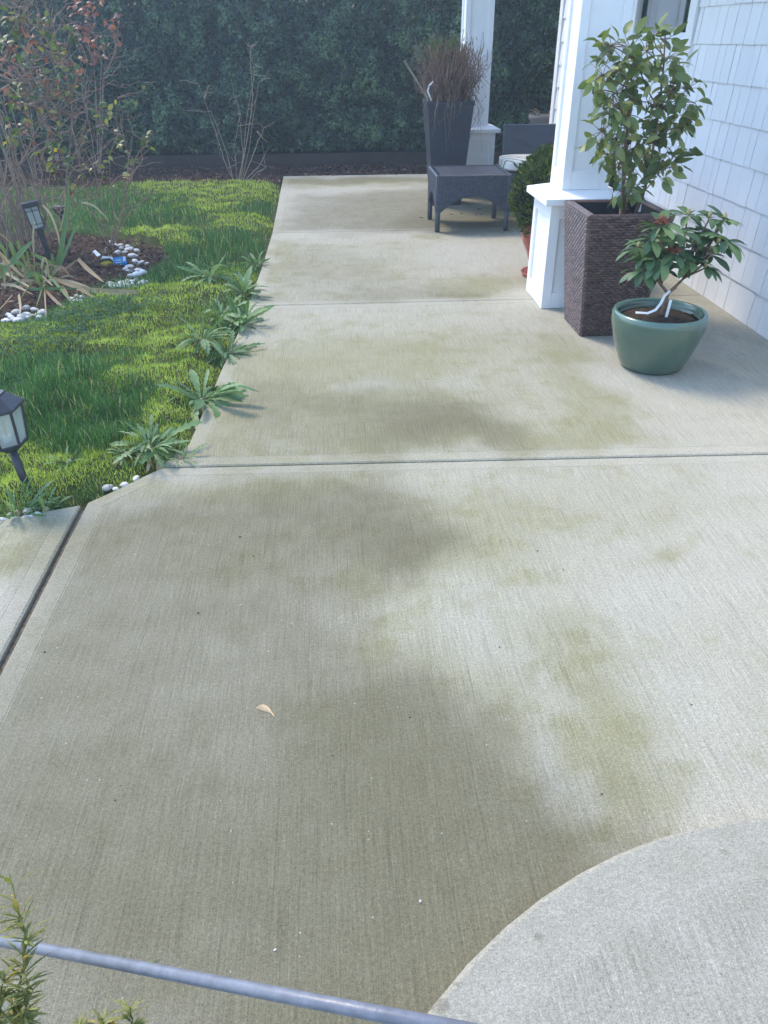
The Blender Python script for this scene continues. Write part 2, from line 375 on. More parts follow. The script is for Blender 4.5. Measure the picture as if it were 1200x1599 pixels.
M['glass'] = glassy('window_glass', (.8, .9, .9), .03, .5)
def frosted():
    t = NT('lantern_glass'); tr = t.n('BsdfTransparent'); tr.inputs[0].default_value = (.93, .96, .94, 1); tl = t.n('BsdfTranslucent'); tl.inputs[0].default_value = (.8, .84, .82, 1)
    t.set(color=(.7, .74, .72), rough=.2); a = t.n('MixShader'); a.inputs[0].default_value = .5; t.t.links.new(t.b.outputs[0], a.inputs[1]); t.t.links.new(tl.outputs[0], a.inputs[2])
    b_ = t.n('MixShader'); b_.inputs[0].default_value = .32; t.t.links.new(tr.outputs[0], b_.inputs[1]); t.t.links.new(a.outputs[0], b_.inputs[2]); t.t.links.new(b_.outputs[0], t.out.inputs[0]); return t.m
M['lamp_glass'] = frosted()
M['curtain'] = plain('curtain', (.55, .66, .67), .9, .1, 6, .1)
M['dark_room'] = plain('dim_interior', (.35, .38, .39), .9, .1, 4, .1)
M['roof'] = plain('roof_shingle', (.08, .08, .085), .9, .25, 12, .15)
M['dead_flower'] = plain('withered_flower', (.22, .09, .055), .85, .4, 60, .2)
M['bud'] = plain('flower_bud', (.42, .34, .16), .55, .3, 70, .3)
M['amber'] = plain('amber_filament', (.75, .42, .10), .4, .1, 20, .4)
M['card_blue'] = plain('blue_card', (.06, .30, .62), .4, .06, 20, .4)
M['card_green'] = plain('dark_green_card', (.03, .06, .04), .4, .1, 20, .4)
M['card_yellow'] = plain('yellow_flower_print', (.62, .42, .05), .5, .2, 50, .3)
M['fallen'] = plain('fallen_leaf', (.78, .52, .28), .6, .15, 30, .3)
M['ground'] = plain('surrounding_ground', (.06, .085, .035), .95, .3, 3, .1)
M['lowwall'] = plain('dark_damp_timber', (.045, .034, .027), .9, .25, 6, .2, .4, 30)
M['algae_chip'] = plain('debris', (.05, .045, .03), .9, .3, 50, .2)
M['grey_clay'] = plain('pale_grey_clay', (.13, .12, .12), .8, .12, 9, .2)

# ---------------------------------------------------------------- setting: ground, patio, beds
g = MB().add([(-70, -70, -.14), (70, -70, -.14), (70, 70, -.14), (-70, 70, -.14)], [(0, 1, 2, 3)]).obj('ground', M['ground']); g['kind'] = 'structure'

EDGE = [(-1.002, 2.667), (-.912, 2.762), (-.787, 2.915), (-.676, 3.16), (-.648, 3.7), (-.627, 4.18), (-.60, 4.7), (-.585, 5.25), (-.56, 6.4), (-.55, 7.6), (-.57, 9.0), (-.59, 10.25), (-.60, 11.08)]
LEFT = [(-2.9, 2.05), (-2.1, 2.28), (-1.6, 2.44), (-1.297, 2.562), (-1.169, 2.608)]
def edge_x(y): return np.interp(y, [e[1] for e in EDGE], [e[0] for e in EDGE])
def lawn_side(x, y):
    """metres inside the lawn (positive = lawn) seen from the concrete edge"""
    x = np.asarray(x, float); y = np.asarray(y, float)
    a = edge_x(y) - x
    yl = np.interp(x, [e[0] for e in LEFT]+[-1.002], [e[1] for e in LEFT]+[2.667])
    b = y - yl
    return np.where((x < -1.0), np.minimum(b, a), np.where(y < 2.667, -1, np.minimum(a, (y-2.667)*2)))

patio = link('patio', None); patio['kind'] = 'structure'; patio['label'] = 'broom finished concrete patio of jointed slabs with trowelled borders'
def slab(poly, border=.075, z=0.0, thick=.11, mats=('broom', 'trowel'), name='slab', parent=patio, bev=.007):
    bm = bmesh.new()
    vs_ = [bm.verts.new((x, y, z)) for x, y in poly]; f = bm.faces.new(vs_)
    if f.normal.z < 0: f.normal_flip()
    bm.normal_update()
    if f.normal.z < 0: bmesh.ops.reverse_faces(bm, faces=[f])
    f.material_index = 0
    def inset(th, dz, mi):
        r = bmesh.ops.inset_region(bm, faces=[f], thickness=th, depth=0, use_even_offset=True)
        for q in r['faces']: q.material_index = mi
        if dz:
            for v in f.verts: v.co.z += dz
    top_z = z
    edges0 = list(f.edges)
    r = bmesh.ops.extrude_edge_only(bm, edges=edges0)
    low = [e for e in r['geom'] if isinstance(e, bmesh.types.BMVert)]
    for v in low: v.co.z = z-thick
    for q in bm.faces:
        if q is not f: q.material_index = 1
    # rounded arris
    inset(bev, 0, 1); 
    for v in bm.verts:
        if v not in set(f.verts) and abs(v.co.z-z) < 1e-6: v.co.z = z-bev*.8
    inset(border, 0, 1)
    if mats[0] == 'broom': inset(.0035, -.0016, 1); inset(.0035, .0016, 1)
    bmesh.ops.recalc_face_normals(bm, faces=bm.faces)
    if mats[0] == 'broom':   # fine net of vertices that carries the stain map
        xs = [v.co.x for v in bm.verts]; ys = [v.co.y for v in bm.verts]
        for ax, lo, hi in ((0, min(xs), max(xs)), (1, min(ys), max(ys))):
            c0 = lo+.06
            while c0 < hi-.01:
                co = (c0+.0013, 0, 0) if ax == 0 else (0, c0+.0013, 0); no = (1, 0, 0) if ax == 0 else (0, 1, 0)
                bmesh.ops.bisect_plane(bm, geom=bm.verts[:]+bm.edges[:]+bm.faces[:], dist=1e-6, plane_co=co, plane_no=no); c0 += .065
    me = bpy.data.meshes.new(name); bm.to_mesh(me); bm.free()
    co = np.zeros(len(me.vertices)*3, dtype=np.float32); me.vertices.foreach_get('co', co); co = co.reshape(-1, 3).astype(float)
    if mats[0] == 'broom':
        for nm, lst in (('damp', DAMP), ('algae', ALGAE), ('clean', CLEAN)):
            at_ = me.attributes.new(nm, 'FLOAT', 'POINT'); at_.data.foreach_set('value', stain_at(co[:, 0], co[:, 1], lst).astype(np.float32))
    me.materials.append(M[mats[0]]); me.materials.append(M[mats[1]])
    return link(name, me, parent)
WX = 2.6
J1l, J1r = 2.945, 2.872
def j1(x): return J1l + (J1r-J1l)*(x+.75)/2.6
def lft(y0, y1): return [(float(edge_x(y)), y) for y in [y0]+[e[1] for e in EDGE if y0+.05 < e[1] < y1-.05]+[y1]]
slab([(WX, j1(WX)-.006), (-.755, j1(-.75)-.006), (-.80, 2.895), (-.912, 2.762), (-.998, 2.672), (-.998, -1.0), (WX, -1.0)], .06)
slab([(-1.022, 2.655), (-1.169, 2.608), (-1.297, 2.562), (-1.6, 2.44), (-2.1, 2.28), (-2.9, 2.05), (-2.9, -1.0), (-1.022, -1.0)], .05)
def band(y0l, y0r, y1l, y1r, xr):
    L = lft(y0l, y1l)
    return slab([(xr, y0r)]+[(xr, y1r)]+L[::-1], .065)
band(j1(-.75)+.006, j1(WX)+.006, 5.248, 5.248, WX)
band(5.255, 5.255, 7.562, 7.562, WX)
band(7.569, 7.569, 10.24, 10.24, WX)
band(10.247, 10.247, 11.08, 11.08, 3.6)
jb = MB().box(-2.85, 2.59, -.95, 2.64, -.10, -.02).box(-.50, 2.55, 2.60, 10.9, -.10, -.016).obj('joint_filler', M['joint'], patio)

# raised round stoop in the foreground
SP = [at(px, py, z=.10) for px, py in ((662, 1582), (800, 1440), (900, 1365), (1000, 1312), (1200, 1272))]
A = np.array([[2*p.x, 2*p.y, 1] for p in SP]); b = np.array([p.x**2+p.y**2 for p in SP]); sol = np.linalg.lstsq(A, b, rcond=None)[0]
scx, scy = sol[0], sol[1]; srad = math.sqrt(sol[2]+scx**2+scy**2)
stoop = link('stoop', None); stoop['kind'] = 'structure'; stoop['label'] = 'pale rounded concrete stoop at the lower right corner'
slab([(scx+srad*math.cos(a), scy+srad*math.sin(a)) for a in np.linspace(0, 2*math.pi, 72, endpoint=False)], .125, .10, .13, ('stoop_broom', 'stoop_trowel'), 'step', stoop, .012)

# lawn soil sheet with gentle humps
BED = [(-1.40, 6.05), (-1.32, 6.6), (-1.5, 7.1), (-1.85, 7.45), (-2.5, 7.7), (-3.6, 7.6), (-4.2, 6.4), (-3.6, 5.3), (-2.75, 4.98), (-2.05, 4.95), (-1.85, 5.35), (-1.65, 5.75)]
STRIP_Y = 10.25
MOSS_AND_SUN = [(305, 590, .20), (250, 600, .25), (215, 650, .25), (140, 745, .22), (90, 770, .2), (260, 650, .2), (190, 540, .3), (240, 475, .35), (330, 455, .3), (340, 310, 1.0), (300, 330, .5), (380, 300, .8), (300, 295, .8), (40, 725, .2), (20, 540, .3), (330, 540, .25), (210, 500, .35), (420, 300, .5), (300, 690, .12), (60, 545, .25), (160, 600, .2), (260, 380, .4), (380, 350, .4), (170, 700, .2)]  # far blobs paint sunlit patches of lawn as bright moss
TALL = [(60, 610, .35), (130, 610, .3), (170, 640, .25), (50, 660, .3), (200, 440, .35), (250, 340, .5), (390, 400, .3), (400, 330, .3), (220, 330, .6), (300, 400, .4), (120, 670, .25), (100, 640, .3), (270, 440, .3), (345, 380, .35)]
mp = [(at(a, b_, z=0), r) for a, b_, r in MOSS_AND_SUN]; tp = [(at(a, b_, z=0), r) for a, b_, r in TALL]
def mossy(x, y):
    v = np.zeros(np.shape(x)); w = np.zeros(np.shape(x))
    dx = (vnoise(x*5, y*5, 3)-.5)*.25; dy = (vnoise(x*5, y*5, 5)-.5)*.25
    for p, r in mp: v = np.maximum(v, np.clip(1.6-np.hypot(x+dx-p.x, (y+dy-p.y))/r, 0, 1))
    for p, r in tp: w = np.maximum(w, np.clip(1.5-np.hypot(x+dx-p.x, (y+dy-p.y))/r, 0, 1))
    return np.clip(v*1.25-w*.8+(vnoise(x*2.4, y*2.4, 9)-.55)*.9+(vnoise(x*8, y*8, 14)-.5)*.35, 0, 1), w
def ground_z(x, y):
    s = np.clip(lawn_side(x, y)/.18, 0, 1); mo, _ = mossy(x, y)
    bed = in_poly(x, y, BED)
    return -.035 + s*(.022 + .03*vnoise(x*3, y*3, 1) + .035*vnoise(x*9, y*9, 2)*(.3+mo) + .035*mo) + np.where(bed, -.06, 0)
gx = np.arange(-7, 0.01, .035); gy = np.concatenate([np.arange(1.9, 6.5, .035), np.arange(6.5, 10.4, .07)])
XX, YY = np.meshgrid(gx, gy); ZZ = ground_z(XX, YY); nx, ny = len(gx), len(gy)
idx = np.arange(nx*ny).reshape(ny, nx)
keep = lawn_side(XX, YY)[:-1, :-1] > -.12
F = np.stack([idx[:-1, :-1], idx[:-1, 1:], idx[1:, 1:], idx[1:, :-1]], -1)[keep]
lawn = link('lawn', np_mesh('lawn', np.stack([XX, YY, ZZ], -1).reshape(-1, 3), F, M['lawn_soil'], True)); lawn['kind'] = 'structure'; lawn['label'] = 'mossy lawn beside the patio'

def blades(P, L, W, lean, az, tint, segs=2, jitter=.0, roll=None):
    """bent tapering blades: P base (n,3), L length, W width, lean 0..1.4 rad at the tip, az heading"""
    n = len(P); dirx = np.cos(az); diry = np.sin(az); r_ = az+math.pi/2 if roll is None else roll
    sx = np.cos(r_)*W/2; sy = np.sin(r_)*W/2
    V = []; cur = P.copy(); 
    for i in range(segs):
        wv = 1-.35*i/segs
        V.append(np.stack([cur[:, 0]-sx*wv, cur[:, 1]-sy*wv, cur[:, 2]], 1)); V.append(np.stack([cur[:, 0]+sx*wv, cur[:, 1]+sy*wv, cur[:, 2]], 1))
        a = lean*(i+.6)/segs; st = L/segs
        cur = cur + np.stack([np.sin(a)*dirx*st, np.sin(a)*diry*st, np.cos(a)*st], 1)
    V.append(cur)
    k = 2*segs+1; V = np.stack(V, 1).reshape(-1, 3); base = (np.arange(n)*k)[:, None]
    F = []
    for i in range(segs-1):
        F.append(base+np.array([2*i, 2*i+1, 2*i+3])); F.append(base+np.array([2*i, 2*i+3, 2*i+2]))
    F.append(base+np.array([2*segs-2, 2*segs-1, 2*segs]))
    return V, np.concatenate(F), np.repeat(tint, k)

def scatter(n, x0, x1, y0, y1, power=2.0):
    """more points near the camera"""
    u = rng.random(n); a = y0**(-power+1); b_ = y1**(-power+1); y = (a+(b_-a)*u)**(1/(-power+1))
    return rng.uniform(x0, x1, n), y
def in_view(x, y): return x > -(.42*y+.75)
# grass
x, y = scatter(210000, -5.2, -.5, 2.1, 10.35, 1.9)
ls = lawn_side(x, y); mo, ta = mossy(x, y); bed = in_poly(x, y, BED)
k = (ls > .012+.05*vnoise(x*9, y*9, 21)**2) & in_view(x, y) & ~bed & (rng.random(len(x)) < np.clip(.95-1.15*mo+.45*ta, .03, 1)) 
x, y, mo, ta = x[k], y[k], mo[k], ta[k]; n = len(x)
far = np.clip((y-3)/6, 0, 1)
L = rng.uniform(.025, .06, n)*(1+1.3*ta)*(1-.45*mo)*(.45+1.1*vnoise(x*6, y*6, 6)); W = rng.uniform(.002, .0042, n)*(1+1.0*far)
az = rng.uniform(0, 6.28, n)+0; lean = rng.uniform(.15, 1.25, n)
tn = np.clip(rng.normal(.45, .26, n)+.25*(vnoise(x*3, y*3, 12)-.5)-.12*ta, 0, .93); dead = rng.random(n) < .05; tn[dead] = 1.0
V, F, T = blades(np.stack([x, y, ground_z(x, y)-.004], 1), L, W, lean, az, tn, 3, roll=rng.uniform(0, 6.28, n))
gr = link('grass', np_mesh('grass', V, F, M['grass'], False, T)); gr['kind'] = 'stuff'; tag(gr, 'green lawn grass with long tufts beside the patio', 'grass')
# moss, with the sunny far patches painted in
x, y = scatter(330000, -5.2, -.5, 2.1, 10.35, 2.1)
ls = lawn_side(x, y); mo, ta = mossy(x, y); bed = in_poly(x, y, BED)
k = (ls > .005+.05*vnoise(x*7, y*7, 22)**2) & in_view(x, y) & ~bed & (rng.random(len(x)) < np.clip(mo*1.5-.1, 0.10, 1))
x, y, mo = x[k], y[k], mo[k]; n = len(x); far = np.clip((y-3)/6, 0, 1)
tn = np.clip(.1+.55*mo+.6*(vnoise(x*7, y*7, 4)-.5)+rng.normal(0, .2, n), 0, 1)
V, F, T = blades(np.stack([x, y, ground_z(x, y)-.003], 1), rng.uniform(.012, .028, n)*(1+.6*far), rng.uniform(.003, .0055, n)*(1+1.4*far), rng.uniform(.1, 1.0, n), rng.uniform(0, 6.28, n), tn, 1, roll=rng.uniform(0, 6.28, n))
ms = link('moss', np_mesh('moss', V, F, M['moss'], False, T)); ms['kind'] = 'stuff'; tag(ms, 'bright yellow green moss cushions and painted sun patches in the lawn', 'moss')
# clover patch in front of the bed
x = rng.normal(0, 1, 1500); y = rng.normal(0, 1, 1500)
cc = [at(150, 505, z=0), at(110, 530, z=0), at(60, 560, z=0), at(190, 495, z=0), at(30, 600, z=0)]
ci = rng.integers(0, 5, 1500); cx_ = np.array([c.x for c in cc])[ci]; cy_ = np.array([c.y for c in cc])[ci]
x = cx_+x*.17; y = cy_+y*.13; k = (lawn_side(x, y) > .1) & ~in_poly(x, y, BED); x, y = x[k], y[k]; n = len(x)
zc = ground_z(x, y)+rng.uniform(.02, .055, n)
V = []; F = []; T = []
for j in range(3):
    a = rng.uniform(0, 6.28, n)+j*2.1; r = rng.uniform(.008, .014, n); ti = rng.uniform(-.35, .35, n)
    c_, s_ = np.cos(a), np.sin(a); b0 = len(V)*0
    q = [np.stack([x, y, zc], 1), np.stack([x+r*c_-.6*r*s_, y+r*s_+.6*r*c_, zc+ti*r], 1), np.stack([x+1.5*r*c_, y+1.5*r*s_, zc+ti*r*1.2-.003], 1), np.stack([x+r*c_+.6*r*s_, y+r*s_-.6*r*c_, zc+ti*r], 1)]
    V.append(np.stack(q, 1).reshape(-1, 3)); T.append(np.repeat(rng.random(n), 4))
Vc = np.concatenate(V); F = np.arange(len(Vc)).reshape(-1, 4)
cl = link('clover', np_mesh('clover', Vc, F, M['clover'], False, np.concatenate(T))); cl['kind'] = 'stuff'; tag(cl, 'low blue green clover patch in front of the flower bed', 'clover')

# flower bed soil + bark chips; bark strip along the hedge
def chips(name, x, y, z, label, s=1.0):
    n = len(x); a = rng.uniform(0, 6.28, n); l = rng.uniform(.012, .04, n)*s; w = rng.uniform(.005, .013, n)*s; t1 = rng.uniform(-.6, .6, n); t2 = rng.uniform(-.6, .6, n)
    c_, s_ = np.cos(a), np.sin(a); q = []
    for u, v in ((-1, -1), (1, -1), (1, 1), (-1, 1)):
        q.append(np.stack([x+u*l*c_/2-v*w*s_/2, y+u*l*s_/2+v*w*c_/2, z+.006+u*l*t1/2+v*w*t2/2], 1))
    V = np.stack(q, 1).reshape(-1, 3); F = np.arange(len(V)).reshape(-1, 4)
    o = link(name, np_mesh(name, V, F, M['mulch'], False, np.repeat(rng.random(n)**1.5, 4))); o['kind'] = 'stuff'; tag(o, label, 'mulch'); return o
bedo = MB().add([(a, b_, -.012) for a, b_ in BED], [tuple(range(len(BED)))]).obj('flower_bed', M['soil']); bedo['kind'] = 'structure'
x = rng.uniform(-4.2, -1.3, 16000); y = rng.uniform(4.9, 7.8, 16000); k = in_poly(x, y, BED) & in_view(x, y); x, y = x[k], y[k]
chips('bark_mulch', x, y, -.010+.02*vnoise(x*6, y*6, 8), 'dark brown bark mulch around the rose bushes')
strip = MB().add([(-9, STRIP_Y, -.03), (-2.2, STRIP_Y, -.03), (-.62, 10.5, -.03), (-.62, 11.1, -.03), (6, 11.1, -.03), (6, 14, -.03), (-9, 14, -.03)], [tuple(range(7))]).obj('hedge_bed', M['soil']); strip['kind'] = 'structure'
x = rng.uniform(-6, 4, 26000); y = rng.uniform(STRIP_Y-.05, 12.4, 26000); k = (y > np.where(x > -.62, 11.05, 10.3+.25*vnoise(x*2, y*0, 3)+.12*(x+2.2)*(x > -2.2))); x, y = x[k], y[k]
chips('bark_mulch', x, y, -.028+.05*vnoise(x*4, y*4, 8), 'reddish bark mulch strip at the foot of the hedge', 1.5)

# low dark timber edging under the hedge
MB().box(-9, 6, 12.02, 12.12, -.1, .15).obj('retaining_board', M['lowwall'])
tag(bpy.data.objects['retaining_board'], 'low dark timber board running below the hedge', 'edging')

# ---------------------------------------------------------------- hedge
hedge = thing('hedge', 'tall dense dark evergreen hedge behind the lawn and patio', 'hedge', (0, 12.6, 0))
HT = 2.55
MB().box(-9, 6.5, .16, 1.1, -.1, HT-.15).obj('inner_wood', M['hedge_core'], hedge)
for i in range(14):
    xx = -8.5+i*1.08+rnd.uniform(-.2, .2); MB().tube([(xx, .5+rnd.uniform(-.1, .2), -.12), (xx+rnd.uniform(-.05, .05), .5, .35)], [.05, .04], 7).obj('trunk', M['bark'], hedge)
n = 125000
x = rng.uniform(-7.5, 6.0, n); z = .14+(HT-.14)*rng.random(n); 
lump = vnoise(x*1.6, z*1.6, 1)*.30+vnoise(x*5, z*5, 2)*.22+vnoise(x*12, z*12, 3)*.12
yf = .05-lump+rng.exponential(.05, n); yf = np.where(z < .35, yf+(.35-z)*1.3*vnoise(x*3, z*2, 7), yf)
top = rng.random(n) < .10
z = np.where(top, HT-.05+.12*vnoise(x*3, x*0, 4)-rng.exponential(.03, n), z); yf = np.where(top, rng.uniform(-.2, 1.1, n), yf)
s = rng.uniform(.018, .042, n)
nv = rng.normal(0, .55, (n, 3)); nv[:, 1] -= .8; nv[:, 2] += .35; nv /= np.linalg.norm(nv, axis=1)[:, None]
u = np.cross(nv, rng.normal(0, 1, (n, 3))); u /= np.linalg.norm(u, axis=1)[:, None]; w = np.cross(nv, u); Pc = np.stack([x, yf, z], 1)
V = np.stack([Pc-u*s[:, None], Pc-w*s[:, None]*.5+nv*s[:, None]*.15, Pc+u*s[:, None], Pc+w*s[:, None]*.5+nv*s[:, None]*.15], 1).reshape(-1, 3)
tn = np.clip(rng.normal(.45, .24, n)+.7*(vnoise(x*5, z*5, 2)-.5)+.35*(vnoise(x*12, z*12, 3)-.5)+.3*(vnoise(x*1.1, z*1.1, 9)-.5), 0, 1)  # hollows between lumps tinted darker, their shade put into the leaf colour
hf = link('foliage', np_mesh('foliage', V, np.arange(4*n).reshape(-1, 4), M['hedge'], False, np.repeat(tn, 4)), hedge); hf['kind'] = 'stuff'

# ---------------------------------------------------------------- house
house = thing('house', 'white shingled house wall with a window along the porch', 'house', (WX, 0, 0))
WY0, WY1, WH, EXP = 1.2, 9.8, 2.75, .216
wy0, wy1, wz0, wz1 = 6.29, 8.75, 1.53, 2.45            # window opening
wm = MB()
for (a, b_, c_, d_) in ((WY0, wy0, 0, WH), (wy1, WY1, 0, WH), (wy0, wy1, 0, wz0), (wy0, wy1, wz1, WH)): wm.box(.03, .16, a, b_, c_-.02, d_)
wall = wm.obj('wall', M['paint'], house)
MB().box(.162, .60, WY0, WY1, -.02, WH).box(.6, 6, WY0, WY1, -.02, WH).obj('body', M['dark_room'], house) if False else None
MB().box(1.0, 6, WY0, WY1, -.02, WH).obj('body', M['dark_room'], house)
MB().box(.16, 1.0, WY0, WY0+.1, 0, WH).box(.16, 1.0, WY1-.1, WY1, 0, WH).obj('end_wall', M['paint'], house)
def shingle_mesh(w):
    g_ = .0028
    return MB().add([(-.014, g_, 0), (-.014, w-g_, 0), (.03, w-g_, 0), (.03, g_, 0), (-.001, g_, EXP+.02), (-.001, w-g_, EXP+.02), (.03, w-g_, EXP+.02), (.03, g_, EXP+.02)],
                    [(0, 3, 2, 1), (4, 5, 6, 7), (0, 1, 5, 4), (1, 2, 6, 5), (2, 3, 7, 6), (3, 0, 4, 7)])
WID = [.082, .104, .126, .145, .168, .19]
SM = [shingle_mesh(w).mesh('shingle', M['shingle']) for w in WID]
rest = MB(); nind = 0
for r in range(13):
    z = -.006+r*EXP
    if z > WH-.1: break
    for ya, yb in ((WY0, wy0-.125), (wy0-.125, wy1+.12), (wy1+.12, WY1-.10)):
        mid_ = ya > 6 and yb < 8.9
        if mid_ and wz0-.20 < z < wz1+.05: continue
        yy = ya+(-rnd.uniform(0, .08) if False else 0)
        while yy < yb-.012:
            i = rnd.choice([0, 1, 2, 2, 3, 4, 4, 5]); w = WID[i]
            if yy+w > yb-.03: w = yb-yy; i = None
            vis = (3.9 < yy < 6.2 and z < 1.95) or (6.1 < yy < 7.4 and z < 1.4)
            dx = rnd.uniform(-.0012, .0012)
            if vis and nind < 298:
                o = link('shingle', SM[i] if i is not None else shingle_mesh(w).mesh('shingle', M['shingle']), wall); o.location = (dx, yy, z+rnd.uniform(-.0012, .0012)); nind += 1
            else:
                q = shingle_mesh(w); rest.add([(v[0]+dx, v[1]+yy, v[2]+z) for v in q.V], q.F)
            yy += w
ro = rest.obj('far_shingles', M['shingle'], wall); ro['kind'] = 'stuff'
MB().box(-.026, .03, WY1-.095, WY1+.02, -.01, WH).obj('corner_board', M['paint'], house, bevel=.002)
win = MB().box(-.03, .05, wy0-.115, wy0, wz0-.16, wz1+.1).box(-.03, .05, wy1, wy1+.115, wz0-.16, wz1+.1).box(-.028, .05, wy0, wy1, wz1, wz1+.1).obj('window', M['paint'], house, bevel=.002)
MB().box(-.05, .05, wy0-.002, wy1+.002, wz0-.045, wz0).box(-.026, .05, wy0, wy1, wz0-.158, wz0-.047).obj('sill', M['paint'], win, bevel=.002)
fm = MB()
for a, b_ in ((wy0, wy0+.045), (7.50, 7.59), (wy1-.045, wy1)): fm.box(.012, .07, a, b_, wz0, wz1)
fm.box(.014, .068, wy0+.045, wy1-.045, wz0+.001, wz0+.045).box(.014, .068, wy0+.045, wy1-.045, wz1-.045, wz1-.001); fm.obj('sash', M['paint'], win, bevel=.002)
for a, b_ in ((wy0+.045, 7.50), (7.59, wy1-.045)): MB().box(.038, .044, a, b_, wz0+.045, wz1-.045).obj('pane', M['glass'], win)
cu = MB()
for a, b_ in ((6.28, 7.2), (7.26, 8.75)):
    k_ = int((b_-a)/.05)
    for i in range(k_): cu.box(.085+.015*(i % 2), .095+.015*(i % 2), a+i*.05, a+(i+1)*.05, 1.3, 2.6)
cu.obj('curtain', M['curtain'], win)

# porch roof carried on the columns
roof = thing('porch_roof', 'porch roof carried over the white columns', 'roof', (0, 0, 2.75))
RX0 = 1.40
MB().box(RX0, WX+.2, 4.75, 10.0, .012, .05).obj('soffit', M['paint'], roof)
MB().box(1.45, 1.77, 4.85, 9.9, -.24, .01).obj('beam', M['paint'], roof)
MB().add([(RX0-.08, 4.65, .052), (RX0-.08, 10.1, .052), (WX+4, 10.1, 1.7), (WX+4, 4.65, 1.7), (RX0-.08, 4.65, .12), (RX0-.08, 10.1, .12), (WX+4, 10.1, 1.78), (WX+4, 4.65, 1.78)], [(0, 1, 2, 3), (7, 6, 5, 4), (0, 4, 5, 1), (1, 5, 6, 2), (2, 6, 7, 3), (3, 7, 4, 0)]).obj('covering', M['roof'], roof)

def column(cx, yf, label):
    """square panelled column on a square panelled pedestal; yf = front of the pedestal"""
    t = thing('porch_column', label, 'column', (cx, yf+.225, 0), group='white porch columns')
    def panelled(part, hw, z0, z1, st, rb, rt_, dep=.016):
        MB().box(-hw+dep, hw-dep, -hw+dep, hw-dep, z0, z1).obj(part, M['paint'], t)
        for sx in (-1, 1):
            for sy in (-1, 1):
                x0, x1 = sorted((sx*hw, sx*(hw-st))); y0, y1 = sorted((sy*hw, sy*(hw-st)))
                MB().box(x0, x1, y0, y1, z0, z1).obj('corner_board', M['paint'], t, bevel=.002)
        e = hw-st-.0005
        for za, zb in ((z0+.001, z0+rb), (z1-rt_, z1-.001)):
            for sg in (-1, 1):
                a, b_ = sorted((sg*(hw-.0015), sg*(hw-dep-.02)))
                MB().box(-e, e, a, b_, za, zb).obj('rail', M['paint'], t, bevel=.0015)
                MB().box(a, b_, -e, e, za, zb).obj('rail', M['paint'], t, bevel=.0015)
    panelled('pedestal', .225, 0.0, .655, .062, .10, .085)
    cap = MB(); a, b_ = .272, .150
    cap.hexa([(-a, -a, .656), (a, -a, .656), (a, a, .656), (-a, a, .656)], [(-a, -a, .694), (a, -a, .694), (a, a, .694), (-a, a, .694)])
    cap.V = cap.V[:8]; cap.F = [f for f in cap.F if f != (4, 5, 6, 7)]
    cap.add([(-b_, -b_, .728), (b_, -b_, .728), (b_, b_, .728), (-b_, b_, .728)], [(0, 1, 2, 3)]); cap.F += [(4, 5, 9, 8), (5, 6, 10, 9), (6, 7, 11, 10), (7, 4, 8, 11)]
    cap.obj('cap', M['paint'], t, bevel=.003)
    panelled('shaft', .148, .7285, 2.50, .052, .105, .1)
    return t
column(1.61, 5.03, 'nearer white panelled column and pedestal behind the brown wicker planter')
column(1.63, 9.32, 'farther white panelled column behind the tapered dark planter')

# ---------------------------------------------------------------- leaf helpers
def leaf_mesh(name, mat, L=1.0, W=.4, fold=.25, droop=.35, segs=6, prof=None, wave=0.0, seed=0):
    """leaf along +X, face up +Z, midrib folded, tip drooping; shared by many leaf objects"""
    r_ = random.Random(seed); V = []; F = []
    prof = prof or (lambda t: math.sin(math.pi*min(1, t**.85))**.8)
    for i in range(segs+1):
        t = i/segs; a = droop*t
        x_ = L*(math.sin(a)/droop if abs(droop) > 1e-3 else t); z_ = -L*((1-math.cos(a))/droop if abs(droop) > 1e-3 else 0)
        w = max(.004*L, W/2*prof(t)); up = abs(w)*fold
        for sgn in (-1, 0, 1):
            V.append((x_, sgn*w, z_+(up if sgn else 0)+wave*L*r_.uniform(-1, 1)*(1 if sgn else .2)))
    for i in range(segs):
        a = 3*i; F += [(a, a+3, a+4, a+1), (a+1, a+4, a+5, a+2)]
    return np_mesh(name, V, F, mat, True)
def jag_prof(teeth, depth):
    def f(t):
        base = math.sin(math.pi*t**1.35)**.75*(.35+.65*t) if t < 1 else 0
        tri = (t*teeth) % 1.0
        return base*(1-depth*(1-tri)) + .035*(1-t)
    return f
def frame(d, up=(0, 0, 1), roll=0.0):
    d = Vector(d).normalized(); u = Vector(up); s_ = u.cross(d)
    if s_.length < 1e-3: s_ = Vector((0, 1, 0)).cross(d)
    s_.normalize(); n_ = d.cross(s_); q = Matrix((d, s_, n_)).transposed()
    return (q @ Matrix.Rotation(roll, 3, 'X')).to_4x4()
def put_leaf(mesh, parent, p, d, size, roll=0.0, name='leaf', wf=1.0):
    o = link(name, mesh, parent); mt = Matrix.Translation(Vector(p)) @ frame(d, roll=roll) @ Matrix.Diagonal((size, size*wf, size, 1))
    o.matrix_local = mt; return o
def rv(s=1.0): return Vector((rnd.gauss(0, s), rnd.gauss(0, s), rnd.gauss(0, s)))
def wander(p0, p1, n=5, amp=.02):
    p0, p1 = Vector(p0), Vector(p1); L = (p1-p0).length
    return [p0.lerp(p1, i/(n-1)) + (rv(amp) if 0 < i < n-1 else Vector((0, 0, 0))) for i in range(n)]
